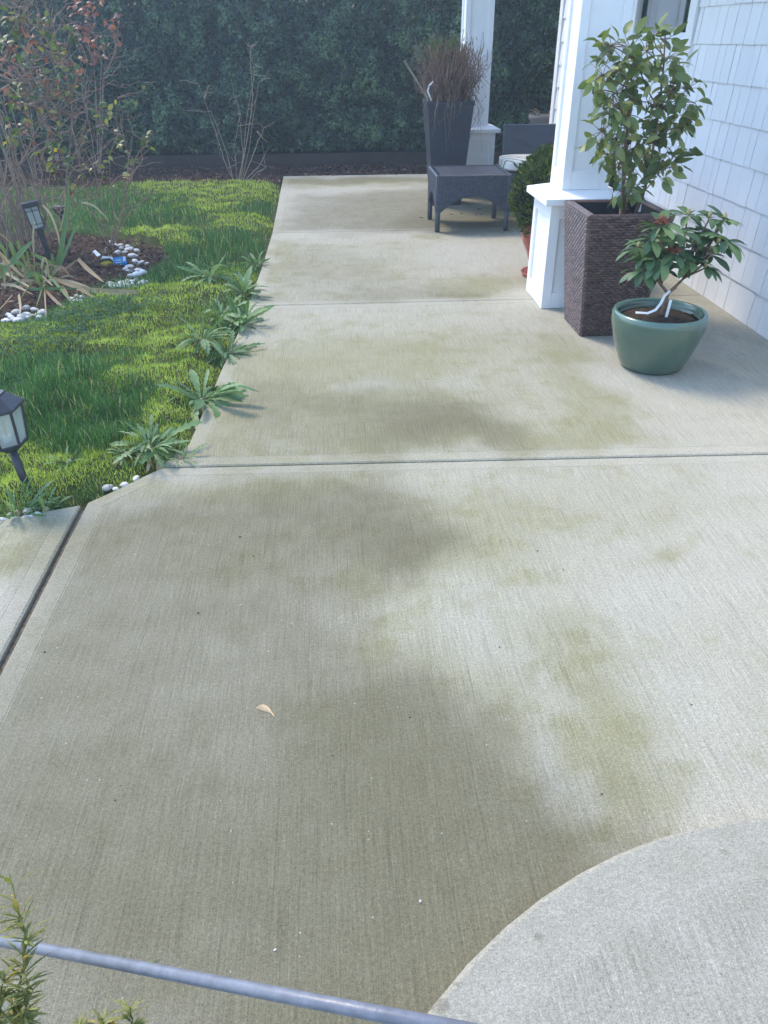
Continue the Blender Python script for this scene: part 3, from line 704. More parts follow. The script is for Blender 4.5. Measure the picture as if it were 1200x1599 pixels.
def strand_box(mb, p, e1, e2, nrm, l, w, h, t):
    """one bulged weaving strand: a 3x2 roof-like patch"""
    V = []
    for a, hh in ((-.5, .15), (-.22, 1), (.22, 1), (.5, .15)):
        for b_, hb in ((-.5, .2), (0, 1), (.5, .2)): V.append(p+e1*(l*a)+e2*(w*b_)+nrm*(h*hh*hb))
    F = []
    for i in range(3):
        for j in range(2): a = i*3+j; F.append((a, a+3, a+4, a+1))
    mb.add(V, F, t)
def weave(mb, a, b_, c, d, rows, cols, h=.006):
    """woven strands on quad a(bottom left) b(bottom right) c(top right) d(top left); normal = (b-a)x(d-a)"""
    a, b_, c, d = map(Vector, (a, b_, c, d)); nrm = (b_-a).cross(d-a).normalized()
    for i in range(rows):
        v = (i+.5)/rows; l0 = a.lerp(d, v); r0 = b_.lerp(c, v); e1 = (r0-l0); Lr = e1.length; e1 = e1.normalized(); e2 = (d-a).normalized(); w = (d-a).length/rows
        off = .5*(i % 2)
        for j in range(cols+1):
            u = (j+off)/cols
            if u > 1.001 or u < -.001: continue
            lo = max(0, u-.5/cols); hi = min(1, u+.5/cols)
            if hi-lo < .1/cols: continue
            strand_box(mb, l0.lerp(r0, (lo+hi)/2), e1, e2, nrm, Lr*(hi-lo)*1.02, w*1.02, h, min(1, max(0, rnd.gauss(.45, .28))))

# ---------------------------------------------------------------- green pot with rhododendron
POT = Vector((1.735, 3.945, 0))
pot = thing('glazed_pot', 'round green glazed pot by the white wall', 'pot', POT)
MB().lathe([(.135, .0), (.160, .004), (.176, .03), (.200, .09), (.226, .16), (.243, .225), (.249, .27), (.247, .295), (.240, .308), (.229, .311), (.219, .303), (.214, .28), (.212, .258), (0.001, .256)], 56).obj('bowl', M['glaze'], pot, True)
sm = MB().lathe([(.212, .262), (.16, .272), (.08, .283), (.001, .288)], 30).obj('soil', M['soil'], pot, True)
q = MB()
for i in range(110):
    a = rnd.uniform(0, 6.28); r = .2*math.sqrt(rnd.random()); p = Vector((r*math.cos(a), r*math.sin(a), .281-.02*r/.2)); l = rnd.uniform(.012, .04); b_ = rnd.uniform(0, 6.28)
    q.tube([p, p+Vector((l*math.cos(b_), l*math.sin(b_), rnd.uniform(0, .012)))], rnd.uniform(.0015, .004), 4, rnd.random())
q.obj('bark_litter', M['mulch'], sm)
rh = thing('rhododendron', 'young rhododendron with dark oval leaves in the green pot', 'shrub', POT+Vector((.012, 0, .28)))
rl = [leaf_mesh('leaf', M['rhodo'], 1, .37, .14, dr, 8, lambda t: max(.06, math.sin(math.pi*min(1, t**1.25))**.62) if t < .999 else .1, .012, i) for i, dr in enumerate((.5, .8, 1.1, .65))]
root = rh.location
W = [(630, 330), (550, 388), (692, 250), (858, 188), (992, 205), (1035, 300), (890, 372), (770, 425), (1045, 365), (968, 512), (570, 530), (700, 470), (810, 480), (1085, 215), (1095, 345), (660, 520), (930, 285), (800, 300), (760, 350), (1000, 430), (880, 470), (620, 440)]
KIND = {2: 'dead', 7: 'dead', 3: 'bud', 4: 'bud', 5: 'bud', 1: 'bud', 9: 'bud', 8: 'bud', 6: 'bud', 13: 'bud'}
stm = MB()
forks = [Vector((.005, -.01, .12)), Vector((.05, 0, .15)), Vector((-.03, .01, .16)), Vector((.09, .02, .19))]
stm.tube(wander((0, 0, -.03), forks[0], 4, .004), [.013, .012, .011, .010], 7)
for f_ in forks[1:]: stm.tube(wander(forks[0], f_, 3, .004), [.009, .008, .007], 6)
for i, (zx, zy) in enumerate(W):
    px, py = 860+zx*.25, 290+zy*.25; dep = 3.945+rnd.uniform(-.10, .12)
    if i in (2, 7, 9, 0): dep = 3.87
    p = at(px, py, y=dep)-root
    f_ = min(forks, key=lambda k_: (k_-p).length); stm.tube(wander(f_, p, 4, .008), [.0065, .0055, .005, .004], 5)
    axis = ((p-Vector((.03, 0, .10))).normalized()*.55+Vector((0, -.25, .65))).normalized()
    nl = rnd.randint(8, 10)
    u_ = axis.orthogonal().normalized(); v_ = axis.cross(u_); a0 = rnd.uniform(0, 6.28)
    for k_ in range(nl):
        a = a0+2*math.pi*k_/nl+rnd.uniform(-.25, .25); d = (u_*math.cos(a)+v_*math.sin(a))+axis*rnd.uniform(-.05, .45)
        put_leaf(rnd.choice(rl), rh, p+d.normalized()*.006, d, rnd.uniform(.095, .14), rnd.uniform(-.3, .3))
    kd = KIND.get(i)
    if kd == 'bud': MB().lathe([(.003, .002), (.010, .010), (.011, .020), (.007, .032), (.001, .042)], 8, p).obj('bud', M['bud'], rh, True)
    if kd == 'dead':
        d_ = MB()
        for k_ in range(34):
            v = rv(1).normalized(); v.z = abs(v.z)*.8+.05; d_.tube([p+Vector((0, 0, .008)), p+v*.026+Vector((0, 0, .014)), p+v*rnd.uniform(.036, .058)+Vector((0, 0, rnd.uniform(-.004, .012)))], [.0028, .004, .0016], 4)
        d_.obj('withered_flower', M['dead_flower'], rh)
stm.obj('stem', M['bark'], rh, True)
def ribbon(name, pts, w, mat, parent, up=(0, 0, 1), th=.0012):
    mb = MB(); pts = [Vector(p) for p in pts]; V = []; F = []
    for i, p in enumerate(pts):
        d = (pts[min(i+1, len(pts)-1)]-pts[max(i-1, 0)]).normalized(); s_ = d.cross(Vector(up)).normalized(); n_ = s_.cross(d)
        for a, b_ in ((-1, -1), (1, -1), (1, 1), (-1, 1)): V.append(p+s_*(w/2*a)+n_*(th*b_))
    for i in range(len(pts)-1):
        for k_ in range(4): a = 4*i+k_; b_ = 4*i+(k_+1) % 4; F.append((a, b_, b_+4, a+4))
    F += [(3, 2, 1, 0), tuple(range(len(V)-4, len(V)))]
    return mb.add(V, F).obj(name, mat, parent)
t1 = thing('plant_tag', 'white paper loop tag curling over the soil of the green pot', 'tag', POT+Vector((0, 0, .29)))
ribbon('strip', [at(993, 488, z=.325)-t1.location, at(1012, 489, z=.322)-t1.location, at(1024, 484, z=.335)-t1.location, at(1032, 474, z=.36)-t1.location, at(1038, 462, z=.395)-t1.location, at(1047, 454, z=.42)-t1.location], .014, M['white_plastic'], t1, (0, -.5, 1))
t2 = thing('plant_tag', 'upright white plastic marker stuck in the green pot beside the stem', 'tag', POT+Vector((.02, -.03, .27)))
a_ = at(1041, 494, y=3.90)-t2.location; b__ = at(1048, 468, y=3.91)-t2.location
ribbon('blade', [a_+Vector((-.002, 0, -.02)), a_.lerp(b__, .5), b__], .014, M['white_plastic'], t2, (0, -1, .2))

# ---------------------------------------------------------------- brown wicker planter with camellia
wp_ = thing('wicker_planter', 'tall square brown wicker planter in front of the column', 'planter', (1.665, 4.63, 0))
HB, HTp, ZT = .176, .243, .70
def cor(z, inset=0.0):
    h_ = HB+(HTp-HB)*z/ZT-inset; return [Vector((-h_, -h_, z)), Vector((h_, -h_, z)), Vector((h_, h_, z)), Vector((-h_, h_, z))]
shell = MB(); B0, T0 = cor(.004, .006), cor(ZT-.006, .006)
shell.hexa(B0, T0); shell.F = [f for f in shell.F if f != (4, 5, 6, 7)]
shell.obj('frame', M['liner'], wp_)
wv = MB(); b0, t0 = cor(.002), cor(ZT)
for i in range(4): j = (i+1) % 4; weave(wv, b0[i], b0[j], t0[j], t0[i], 48, 11, .010)
wo = wv.obj('weave', M['wicker_brown'], wp_); wo['kind'] = 'stuff'
rimm = MB(); o_, i_ = cor(ZT, -.004), cor(ZT, .042)
for i in range(4):
    j = (i+1) % 4; weave(rimm, o_[i]+Vector((0, 0, .004)), o_[j]+Vector((0, 0, .004)), i_[j]+Vector((0, 0, .004)), i_[i]+Vector((0, 0, .004)), 4, 26, .006)
    rimm.add([o_[i]-Vector((0, 0, .012)), o_[j]-Vector((0, 0, .012)), o_[j]+Vector((0, 0, .005)), o_[i]+Vector((0, 0, .005))], [(0, 1, 2, 3)], .3)
    rimm.add([o_[i]+Vector((0, 0, .003)), o_[j]+Vector((0, 0, .003)), i_[j]+Vector((0, 0, .003)), i_[i]+Vector((0, 0, .003))], [(0, 1, 2, 3)], .1)
    rimm.tube([i_[i]+Vector((0, 0, .004)), i_[j]+Vector((0, 0, .004))], .005, 6, .6)
rimm.obj('rim', M['wicker_brown'], wp_)
ln = MB(); a1, a2 = cor(ZT, .044), cor(ZT-.13, .05)
for i in range(4): j = (i+1) % 4; ln.add([a1[i], a1[j], a2[j], a2[i]], [(0, 3, 2, 1)])
ln.obj('liner', M['liner'], wp_)
a2 = [v+Vector((0, 0, .03)) for v in cor(ZT-.13, .046)]
so = MB().add(a2, [(0, 1, 2, 3)]).obj('soil', M['soil'], wp_)
q = MB()
for i in range(120):
    p = Vector((rnd.uniform(-.17, .17), rnd.uniform(-.17, .17), ZT-.092)); b_ = rnd.uniform(0, 6.28); l = rnd.uniform(.015, .05)
    q.tube([p, p+Vector((l*math.cos(b_), l*math.sin(b_), rnd.uniform(0, .015)))], rnd.uniform(.002, .005), 4, rnd.random())
q.obj('bark_litter', M['mulch'], so)
PL = Vector((1.665, 4.63, 0))
cam_root = Vector((1.72, 4.60, .60))
cm = thing('camellia', 'camellia with glossy oval leaves tied to a stake in the wicker planter', 'shrub', cam_root)
cl_ = [leaf_mesh('leaf', M['camellia'], 1, .47, .22, dr, 6, lambda t: math.sin(math.pi*min(1, t**.9))**.75*(1-.15*t), .016, 20+i) for i, dr in enumerate((.4, .75, 1.0, .2, -.25))]
LC = lambda p: Vector(p)-cam_root
st = MB()
main = [at(975, 333, y=4.60), at(974, 250, y=4.60), at(980, 200, y=4.59), at(985, 140, y=4.58), at(990, 90, y=4.58)]
side = [at(992, 335, y=4.62), at(1004, 305, y=4.62), at(1015, 268, y=4.60), at(1022, 220, y=4.58), at(1030, 170, y=4.58), at(1036, 110, y=4.57), at(1040, 45, y=4.57)]
st.tube([LC(p) for p in main], [.011, .010, .008, .006, .004], 7); st.tube([LC(p) for p in side], [.011, .0095, .008, .007, .006, .005, .003], 7)
st.tube([LC(at(985, 336, y=4.66)), LC(at(976, 318, y=4.63)), LC(at(1000, 300, y=4.65))], [.009, .008, .007], 6)
CLU = [(955, 72, 22, 8), (985, 75, 24, 10), (1010, 80, 24, 9), (1035, 62, 16, 4), (1044, 90, 18, 6), (942, 118, 22, 7), (968, 108, 26, 10), (1000, 112, 24, 9), (1030, 120, 20, 7), (1060, 110, 20, 6), (1075, 138, 16, 5),
       (1052, 140, 20, 7), (958, 148, 24, 9), (985, 152, 24, 7), (1012, 160, 20, 6), (1040, 165, 20, 7), (1068, 165, 16, 6), (950, 178, 20, 8), (972, 188, 22, 7), (1018, 190, 20, 7), (1045, 190, 18, 7), (1078, 185, 12, 4),
       (940, 205, 18, 7), (962, 215, 20, 7), (1012, 215, 20, 8), (1038, 215, 18, 8), (1055, 205, 14, 4), (932, 222, 14, 4), (955, 240, 20, 7), (985, 240, 22, 9), (1010, 240, 22, 8), (1040, 240, 16, 6), (960, 265, 18, 7), (990, 262, 20, 8), (975, 290, 18, 7), (995, 290, 16, 6), (1000, 230, 18, 6),
       (1082, 232, 7, 1), (1062, 250, 10, 3), (1045, 262, 12, 4), (1028, 272, 12, 3), (945, 100, 10, 3), (933, 140, 10, 3), (1018, 55, 10, 3), (1085, 160, 8, 2), (978, 130, 20, 6), (965, 165, 18, 5)]
for px, py, rp, nl in CLU:
    c0 = LC(at(px, py, y=4.60+rnd.uniform(-.13, .13))); r_ = rp/275
    line = main if px < 995 else side
    anc = LC(min(line, key=lambda v: (LC(v)-c0).length+(.12 if LC(v).z > c0.z else 0)))
    st.tube(wander(anc, c0, 4, .012), [.0045, .0035, .003, .002], 5)
    for i in range(int(nl*1.9+.5)):
        off = Vector((rnd.uniform(-1, 1), rnd.uniform(-1, 1)*1.3, rnd.uniform(-1, 1)))*r_*.8
        d = off.normalized()*.7+Vector((rnd.uniform(-.6, .6), -.35+rnd.uniform(-.5, .5), rnd.uniform(-.55, .35)))
        st.tube([c0, c0+off], [.0018, .0014], 4)
        put_leaf(rnd.choice(cl_), cm, c0+off, d, rnd.uniform(.066, .105), rnd.gauss(0, .7))
st.obj('stem', M['bark'], cm, True)
stk = thing('plant_stake', 'square wooden stake holding up the camellia', 'stake', (1.70, 4.60, .62))
a_ = at(970, 334, y=4.66)-stk.location; b__ = at(988, 125, y=4.66)-stk.location
q = MB(); s_ = .0085; q.hexa([a_+Vector((u, v, -.02)) for u, v in ((-s_, -s_), (s_, -s_), (s_, s_), (-s_, s_))], [b__+Vector((u, v, 0)) for u, v in ((-s_, -s_), (s_, -s_), (s_, s_), (-s_, s_))]); q.obj('post', M['stake'], stk, bevel=.001)
MB().tube([a_.lerp(b__, .56)+Vector((-.014, -.016, 0)), a_.lerp(b__, .56)+Vector((.014, -.016, 0))], .014, 8).obj('tie', M['black_metal'], stk)
t3 = thing('plant_tag', 'small white tag standing at the foot of the camellia', 'tag', (1.78, 4.60, .61))
ribbon('blade', [at(998, 331, y=4.62)-t3.location, at(1000, 318, y=4.62)-t3.location], .018, M['white_plastic'], t3, (0, -1, .3))

# ---------------------------------------------------------------- thuja ball in red vase
VP = Vector((1.60, 5.86, 0))
va = thing('red_vase_pot', 'red glazed vase shaped pot with saucer behind the column pedestal', 'pot', VP)
MB().lathe([(.10, .028), (.105, .05), (.112, .10), (.14, .18), (.178, .26), (.185, .30), (.172, .34), (.160, .362), (.172, .372), (.172, .38), (.15, .38), (.148, .35), (.001, .35)], 40).obj('vase', M['red_glaze'], va, True)
MB().lathe([(.13, .0), (.155, .004), (.168, .034), (.162, .036), (.148, .012), (.001, .01)], 40).obj('saucer', M['red_glaze'], va, True)
th = thing('thuja_ball', 'clipped round green thuja in the red vase pot', 'shrub', VP+Vector((0, 0, .345)))
MB().tube([(0, 0, -.02), (.01, 0, .2)], [.018, .012], 7).obj('trunk', M['bark'], th)
n = 11000; v = rng.normal(0, 1, (n, 3)); v /= np.linalg.norm(v, axis=1)[:, None]
rr = .335*(.86+.16*vnoise(v[:, 0]*4+5, v[:, 2]*4+v[:, 1]*3+5, 2)+.06*rng.normal(0, .5, n))*np.where(rng.random(n) < .25, .85, 1)
P = v*rr[:, None]*np.array([1.1, 1.1, 1.06])+np.array([.085, 0, .23]); d = v*.6+np.array([0, 0, .55])+rng.normal(0, .35, (n, 3)); d /= np.linalg.norm(d, axis=1)[:, None]
u = np.cross(d, v+rng.normal(0, .5, (n, 3))); u /= np.linalg.norm(u, axis=1)[:, None]; l = rng.uniform(.018, .04, n)[:, None]; w = l*.22
V = np.stack([P-u*w*.5, P+u*w*.5, P+d*l*.6+u*w, P+d*l, P+d*l*.6-u*w], 1).reshape(-1, 3); base = np.arange(n)*5
k = P[:, 2] > -.06
F = np.concatenate([np.stack([base, base+1, base+2], 1), np.stack([base, base+2, base+4], 1), np.stack([base+4, base+2, base+3], 1)]); F = F[np.tile(k, 3)]
fo = link('foliage', np_mesh('foliage', V, F, M['thuja'], False, np.repeat(np.clip(rng.normal(.5, .25, n), 0, 1), 5)), th); fo['kind'] = 'stuff'
ic = MB().lathe([(.02, -.02), (.17, .04), (.26, .16), (.27, .26), (.22, .38), (.12, .47), (.01, .5)], 20).obj('inner_twigs', M['hedge_core'], th, True)

# ---------------------------------------------------------------- wicker table
tb = thing('wicker_side_table', 'low charcoal wicker side table with arched apron on the patio', 'table', (1.315, 7.765, 0))
hx, hy, zt = .345, .318, .492
def arch(mb, L, place):
    """apron panel with an arch cut; place(u, z, inward)"""
    n_ = 18; top = []; bot = []
    for i in range(n_+1):
        u = -L+2*L*i/n_; e = .05
        if abs(u) > L-e: zb = .175
        else: zb = .175+.135*max(0, 1-(u/(L-e))**2)
        top.append(u); bot.append(zb)
    for side_ in (0, 1):
        V = []; 
        for u, zb in zip(top, bot): V += [place(u, zb, side_), place(u, zt-.012, side_)]
        mb.add(V, [(2*i, 2*i+2, 2*i+3, 2*i+1) if side_ == 0 else (2*i+1, 2*i+3, 2*i+2, 2*i) for i in range(n_)], .4)
    V = []
    for u, zb in zip(top, bot): V += [place(u, zb, 0), place(u, zb, 1)]
    mb.add(V, [(2*i, 2*i+1, 2*i+3, 2*i+2) for i in range(n_)], .3)
th_ = .022
def strips(mb, L, place, nrm):
    for r in range(34):
        z = .180+r*.0094
        if z > zt-.02: break
        segs_ = []
        if z > .31: segs_ = [(-L, L)]
        else:
            e = .05; k_ = math.sqrt(max(0, 1-(z-.175)/.135))*(L-e); segs_ = [(-L, -k_), (k_, L)]
        for a, b_ in segs_:
            m_ = max(1, int((b_-a)/.034))
            for i in range(m_):
                u = a+(b_-a)*(i+.5)/m_; p = Vector(place(u, z, 0)); e1 = (Vector(place(u+.01, z, 0))-p).normalized()
                strand_box(mb, p, e1, Vector((0, 0, 1)), nrm, (b_-a)/m_*1.02, .0098, .0035, min(1, max(0, rnd.gauss(.45, .25))))
for nm, L, pl, nr in (('apron', hx, lambda u, z, s: (u, -hy+th_*s, z), Vector((0, -1, 0))), ('apron', hx, lambda u, z, s: (-u, hy-th_*s, z), Vector((0, 1, 0))), ('apron', hy-th_, lambda u, z, s: (-hx+th_*s, -u, z), Vector((-1, 0, 0))), ('apron', hy-th_, lambda u, z, s: (hx-th_*s, u, z), Vector((1, 0, 0)))):
    mb = MB(); arch(mb, L, pl); strips(mb, L, pl, nr); mb.obj(nm, M['wicker_grey'], tb)
for sx in (-1, 1):
    for sy in (-1, 1):
        q = MB(); q.tube([(sx*(hx-.022), sy*(hy-.022), 0), (sx*(hx-.022), sy*(hy-.022), .02), (sx*(hx-.022), sy*(hy-.022), zt-.016)], [.021, .024, .026], 12, .35)
        q.obj('leg', M['wicker_grey'], tb, True)
tp_ = MB().box(-hx+.002, hx-.002, -hy+.002, hy-.002, zt-.04, zt-.022, 0)
for i in range(30):
    u = -hx+.03+i*(2*hx-.06)/29; tp_.tube([(u, -hy+.035, zt-.008), (u, hy-.035, zt-.008)], .0078, 6, rnd.uniform(.4, 1))
for sg in (-1, 1):
    for i in range(46): u = -hx+.01+i*(2*hx-.02)/45; tp_.tube([(u-.012, sg*(hy-.004), zt-.022), (u, sg*(hy-.014), zt-.003), (u+.012, sg*(hy-.038), zt-.001)], .007, 5, rnd.uniform(.3, .9))
    for i in range(42): u = -hy+.02+i*(2*hy-.04)/41; tp_.tube([(sg*(hx-.004), u-.012, zt-.022), (sg*(hx-.014), u, zt-.003), (sg*(hx-.038), u+.012, zt-.001)], .007, 5, rnd.uniform(.3, .9))
tp_.obj('tabletop', M['wicker_grey'], tb)

# ---------------------------------------------------------------- chairs on the porch
def soft(name, w, d, h_, mat, parent, loc, puff=.35, rot=0):
    bm = bmesh.new(); bmesh.ops.create_cube(bm, size=1); bmesh.ops.subdivide_edges(bm, edges=bm.edges, cuts=5, use_grid_fill=True)
    for v in bm.verts:
        x_, y_, z_ = v.co*2; r2 = max(abs(x_), abs(y_)); k_ = 1-.0*r2
        ed = 1-puff*max(0, (abs(x_)**4+abs(y_)**4)/2); xy = 1-.10*(abs(x_*y_)**2)
        v.co = (x_*w/2*xy, y_*d/2*xy, z_*h_/2*ed+.006*math.sin(9*x_+4*y_))
    me = bpy.data.meshes.new(name); bm.to_mesh(me); bm.free(); me.materials.append(mat); me.polygons.foreach_set('use_smooth', [True]*len(me.polygons))
    o = link(name, me, parent); o.location = loc; o.rotation_euler = (0, 0, rot); m_ = o.modifiers.new('s', 'SUBSURF'); m_.levels = 1; m_.render_levels = 1; return o
def chair(label, loc, rz, w=.62):
    c = thing('wicker_chair', label, 'chair', loc, rz, 'charcoal wicker porch chairs')
    h2 = w/2
    sb_ = MB().box(-h2, h2, -.30, .28, .26, .37); sb_.obj('seat', M['wicker_grey'], c, bevel=.012)
    bk = MB().hexa([(-h2, .24, .371), (h2, .24, .371), (h2, .29, .371), (-h2, .29, .371)], [(-h2, .31, .76), (h2, .31, .76), (h2, .36, .76), (-h2, .36, .76)]); bk.obj('backrest', M['wicker_grey'], c, bevel=.014)
    for sx in (-1, 1):
        for y_ in (-.27, .25): MB().tube([(sx*(h2-.03), y_, 0), (sx*(h2-.03), y_, .262)], [.02, .024], 10).obj('leg', M['wicker_grey'], c)
    return c
ch = chair('charcoal wicker chair with a striped cushion on the porch', (2.19, 8.72, 0), 0, .62)
soc = soft('seat_cushion', .62, .56, .13, M['cushion'], None, (2.10, 8.62, .437), .45); tag(soc, 'cream cushion with wavy dark stripes on the porch chair', 'cushion')
chair('charcoal wicker chair half hidden behind the nearer column', (2.30, 7.00, 0), 0, .5)
soc = soft('seat_cushion', .46, .5, .11, M['teal'], None, (2.30, 6.92, .428), .45); tag(soc, 'teal cushion on the chair behind the nearer column', 'cushion')
gp = thing('clay_pot', 'pale grey pot beyond the porch chair by the house corner', 'pot', (2.66, 10.4, -.02))
MB().lathe([(.10, 0), (.13, .02), (.15, .5), (.17, .70), (.19, .72), (.19, .76), (.165, .76), (.16, .70), (.001, .69)], 26).obj('bowl', M['grey_clay'], gp, True)
q = MB()
for i in range(9): a = rnd.uniform(0, 6.28); q.tube([(0.05*math.cos(a), .05*math.sin(a), .69), (.12*math.cos(a), .12*math.sin(a), .80), (.2*math.cos(a), .2*math.sin(a), rnd.uniform(.70, .86))], [.006, .005, .002], 5, rnd.uniform(.6, 1))
q.obj('dry_leaves', M['dry_twig'], gp)

# ---------------------------------------------------------------- far tapered planter with dead stems
FP = Vector((1.262, 8.945, 0))
fp = thing('tapered_planter', 'tall tapered dark slate planter full of dead stems', 'planter', FP)
def sq(h_, z): return [(-h_, -h_, z), (h_, -h_, z), (h_, h_, z), (-h_, h_, z)]
q = MB(); q.hexa(sq(.155, 0), sq(.236, 1.0)); q.F = [f for f in q.F if f != (4, 5, 6, 7)]; q.obj('body', M['slate'], fp, bevel=.006)
q = MB()
for (x0, x1, y0, y1) in ((-.242, .242, -.242, -.205), (-.242, .242, .205, .242), (-.242, -.205, -.204, .204), (.205, .242, -.204, .204)): q.box(x0, x1, y0, y1, .965, 1.003)
q.obj('rim', M['slate'], fp, bevel=.004)
MB().box(-.205, .205, -.205, .205, .80, .93).obj('soil', M['soil'], fp)
dp = thing('dead_plant', 'dense tangle of brown dead stems in the tapered planter', 'plant', FP+Vector((0, 0, .93)))
q = MB(); lv = MB()
for i in range(420):
    a = rnd.uniform(0, 6.28); r = .19*math.sqrt(rnd.random()); p = Vector((r*math.cos(a), r*math.sin(a), 0)); hgt = rnd.uniform(.25, .58)*(1.0 if rnd.random() < .8 else 1.2)
    t_ = p*rnd.uniform(1.0, 2.2)+Vector((rnd.gauss(.02, .07), rnd.gauss(0, .07), hgt)); w_ = wander(p, t_, 6, .03)
    if rnd.random() < .6: w_.append(w_[-1]+Vector((rnd.gauss(0, .06), rnd.gauss(-.02, .05), -rnd.uniform(.05, .22))))
    q.tube(w_, [.0035]+[.0028]*(len(w_)-2)+[.0012], 4, rnd.random()*.8, False)
for i in range(26):   # hanging over the rim
    a = rnd.uniform(-2.6, .6); p = Vector((.2*math.cos(a), .2*math.sin(a), .08)); o_ = Vector((math.cos(a), math.sin(a), 0))
    q.tube([p, p+o_*.07+Vector((0, 0, .05)), p+o_*.12+Vector((rnd.gauss(0, .04), 0, -.1)), p+o_*.09+Vector((rnd.gauss(0, .07), 0, -rnd.uniform(.15, .5)))], [.003, .0028, .002, .0012], 4, rnd.uniform(.4, 1), False)
q.obj('stems', M['dry_twig'], dp)
bl = np.array([(rnd.gauss(-.06, .11), rnd.gauss(-.05, .1), rnd.uniform(.42, .60)) for i in range(420)])
nb = len(bl); V, F, T = blades(bl, rng.uniform(.02, .05, nb), rng.uniform(.006, .012, nb), rng.uniform(.1, 1.3, nb), rng.uniform(0, 6.28, nb), rng.uniform(.5, 1, nb), 2)
gt = link('green_tips', np_mesh('green_tips', V, F, M['thuja'], False, T), dp); gt['kind'] = 'stuff'
bl = np.array([(rnd.gauss(.05, .13), rnd.gauss(-.05, .12), rnd.uniform(.02, .52)) for i in range(1700)]); nb = len(bl)
V, F, T = blades(bl, rng.uniform(.015, .04, nb), rng.uniform(.005, .012, nb), rng.uniform(.3, 2.6, nb), rng.uniform(0, 6.28, nb), rng.uniform(0, .8, nb), 2)
gt = link('withered_leaves', np_mesh('withered_leaves', V, F, M['dry_twig'], False, T), dp); gt['kind'] = 'stuff'
sk = thing('garden_cane', 'bare brown cane leaning out of the tapered planter', 'stick', FP+Vector((-.16, -.12, .93)))
MB().tube([Vector((0, 0, 0)), at(632, 95, y=8.72)-sk.location], [.012, .010], 7).obj('cane', M['pale_cane'], sk)
wsx = thing('plant_tag', 'curved white plastic strip among the dead stems', 'tag', FP+Vector((-.08, -.17, .93)))
ribbon('strip', [at(674, 157, y=8.77)-wsx.location, at(668, 142, y=8.77)-wsx.location, at(671, 133, y=8.77)-wsx.location, at(677, 127, y=8.77)-wsx.location], .016, M['white_plastic'], wsx, (0, -1, .2))
gb = thing('leafy_sprout', 'small bright green sprout inside the rim of the tapered planter', 'plant', FP+Vector((-.04, -.16, .93)))
for i in range(14): put_leaf(rl[i % 4], gb, (rnd.uniform(-.06, .06), rnd.uniform(-.02, .02), .05), (rnd.uniform(-1, 1), rnd.uniform(-1, 0), rnd.uniform(.1, 1)), rnd.uniform(.04, .065))

# ---------------------------------------------------------------- weeds along the concrete edge
wl_j = [leaf_mesh('leaf', M['weed'], 1, .30, .2, dr, 28, jag_prof(7, .68), .012, 40+i) for i, dr in enumerate((.7, 1.1, .45, 1.4))]
wl_s = [leaf_mesh('leaf', M['weed'], 1, .31, .22, dr, 24, jag_prof(6, .34), .014, 60+i) for i, dr in enumerate((.6, .95, 1.3))]
wl_d = leaf_mesh('leaf', M['strap_dry'], 1, .18, .3, 1.2, 10, jag_prof(4, .3), .03, 70)
def weed(px, py, nl, lo, hi, label, meshes, upr=.5, heads=0, sq_=1.0):
    p = at(px, py, z=.0); p.z = max(-.004, float(ground_z(np.array([p.x]), np.array([p.y]))[0])+.010); lo, hi = lo*1.18, hi*1.18; t = thing('weed', label, 'weed', p, group='rosette weeds along the concrete edge')
    nl = int(nl*1.5)
    for i in range(nl):
        a = i*2.399+rnd.uniform(-.5, .5); e = rnd.uniform(.05, upr) if i < nl*.65 else rnd.uniform(upr, upr+.55); r_ = rnd.uniform(.002, .045)
        f_ = 1.0 if math.cos(a) > -.3 else .85
        dry = rnd.random() < .06
        put_leaf(wl_d if dry else rnd.choice(meshes), t, (r_*math.cos(a), r_*math.sin(a), .004), (math.cos(a)*math.cos(e), math.sin(a)*math.cos(e), .03 if dry else math.sin(e)), rnd.uniform(lo, hi)*f_*rnd.choice((1, 1, .8, .6, .45)), rnd.gauss(0, .5), wf=rnd.uniform(.5, 1.15))
    MB().lathe([(.012, -.01), (.014, .004), (.006, .014)], 7).obj('crown', M['strap_dry'], t)
    for i in range(heads):
        a = rnd.uniform(0, 6.28); b_ = Vector((.1*math.cos(a), .1*math.sin(a), rnd.uniform(.14, .24)))
        MB().tube([(0, 0, .0), b_*.5+Vector((0, 0, .03)), b_], [.0028, .0024, .002], 5).obj('flower_stalk', M['weed'], t)
    return t
weed(315, 625, 46, .15, .27, 'big broad leaved dandelion rosette overlapping the concrete edge', wl_s, .4)
weed(236, 708, 48, .11, .20, 'dandelion rosette at the corner beside the slab joint', wl_j, .5)
weed(283, 716, 26, .05, .10, 'small grey green weed at the end of the slab joint', wl_j, .4)
weed(200, 722, 16, .05, .11, 'small toothed weed left of the corner dandelion rosette', wl_j, .4)
weed(356, 552, 52, .11, .19, 'dense toothed weed clump spreading over the edge of the second slab', wl_j, .5, 2)
weed(318, 548, 40, .12, .21, 'flat dandelion left of the dense toothed weed clump', wl_j, .4, 2)
weed(376, 508, 40, .12, .22, 'upright leafy weed beside the end of the far slab joint', wl_s, .9, 3)
weed(345, 500, 36, .12, .20, 'ragged toothed weed between the upright weed and the lawn', wl_j, .7, 2)
weed(330, 450, 38, .13, .24, 'silvery toothed weed in the lawn below the straight stalk', wl_j, .6, 2)
weed(381, 462, 30, .13, .23, 'tall green weed against the edge of the third slab', wl_s, 1.0, 2)
weed(402, 415, 20, .08, .16, 'small weed tuft at the edge of the third slab', wl_s, 1.0)
weed(28, 800, 26, .07, .13, 'thistle like weed at the foot of the near lantern', wl_j, 1.1, 1)
weed(72, 795, 18, .06, .10, 'small weed right of the near lantern post', wl_j, .9)
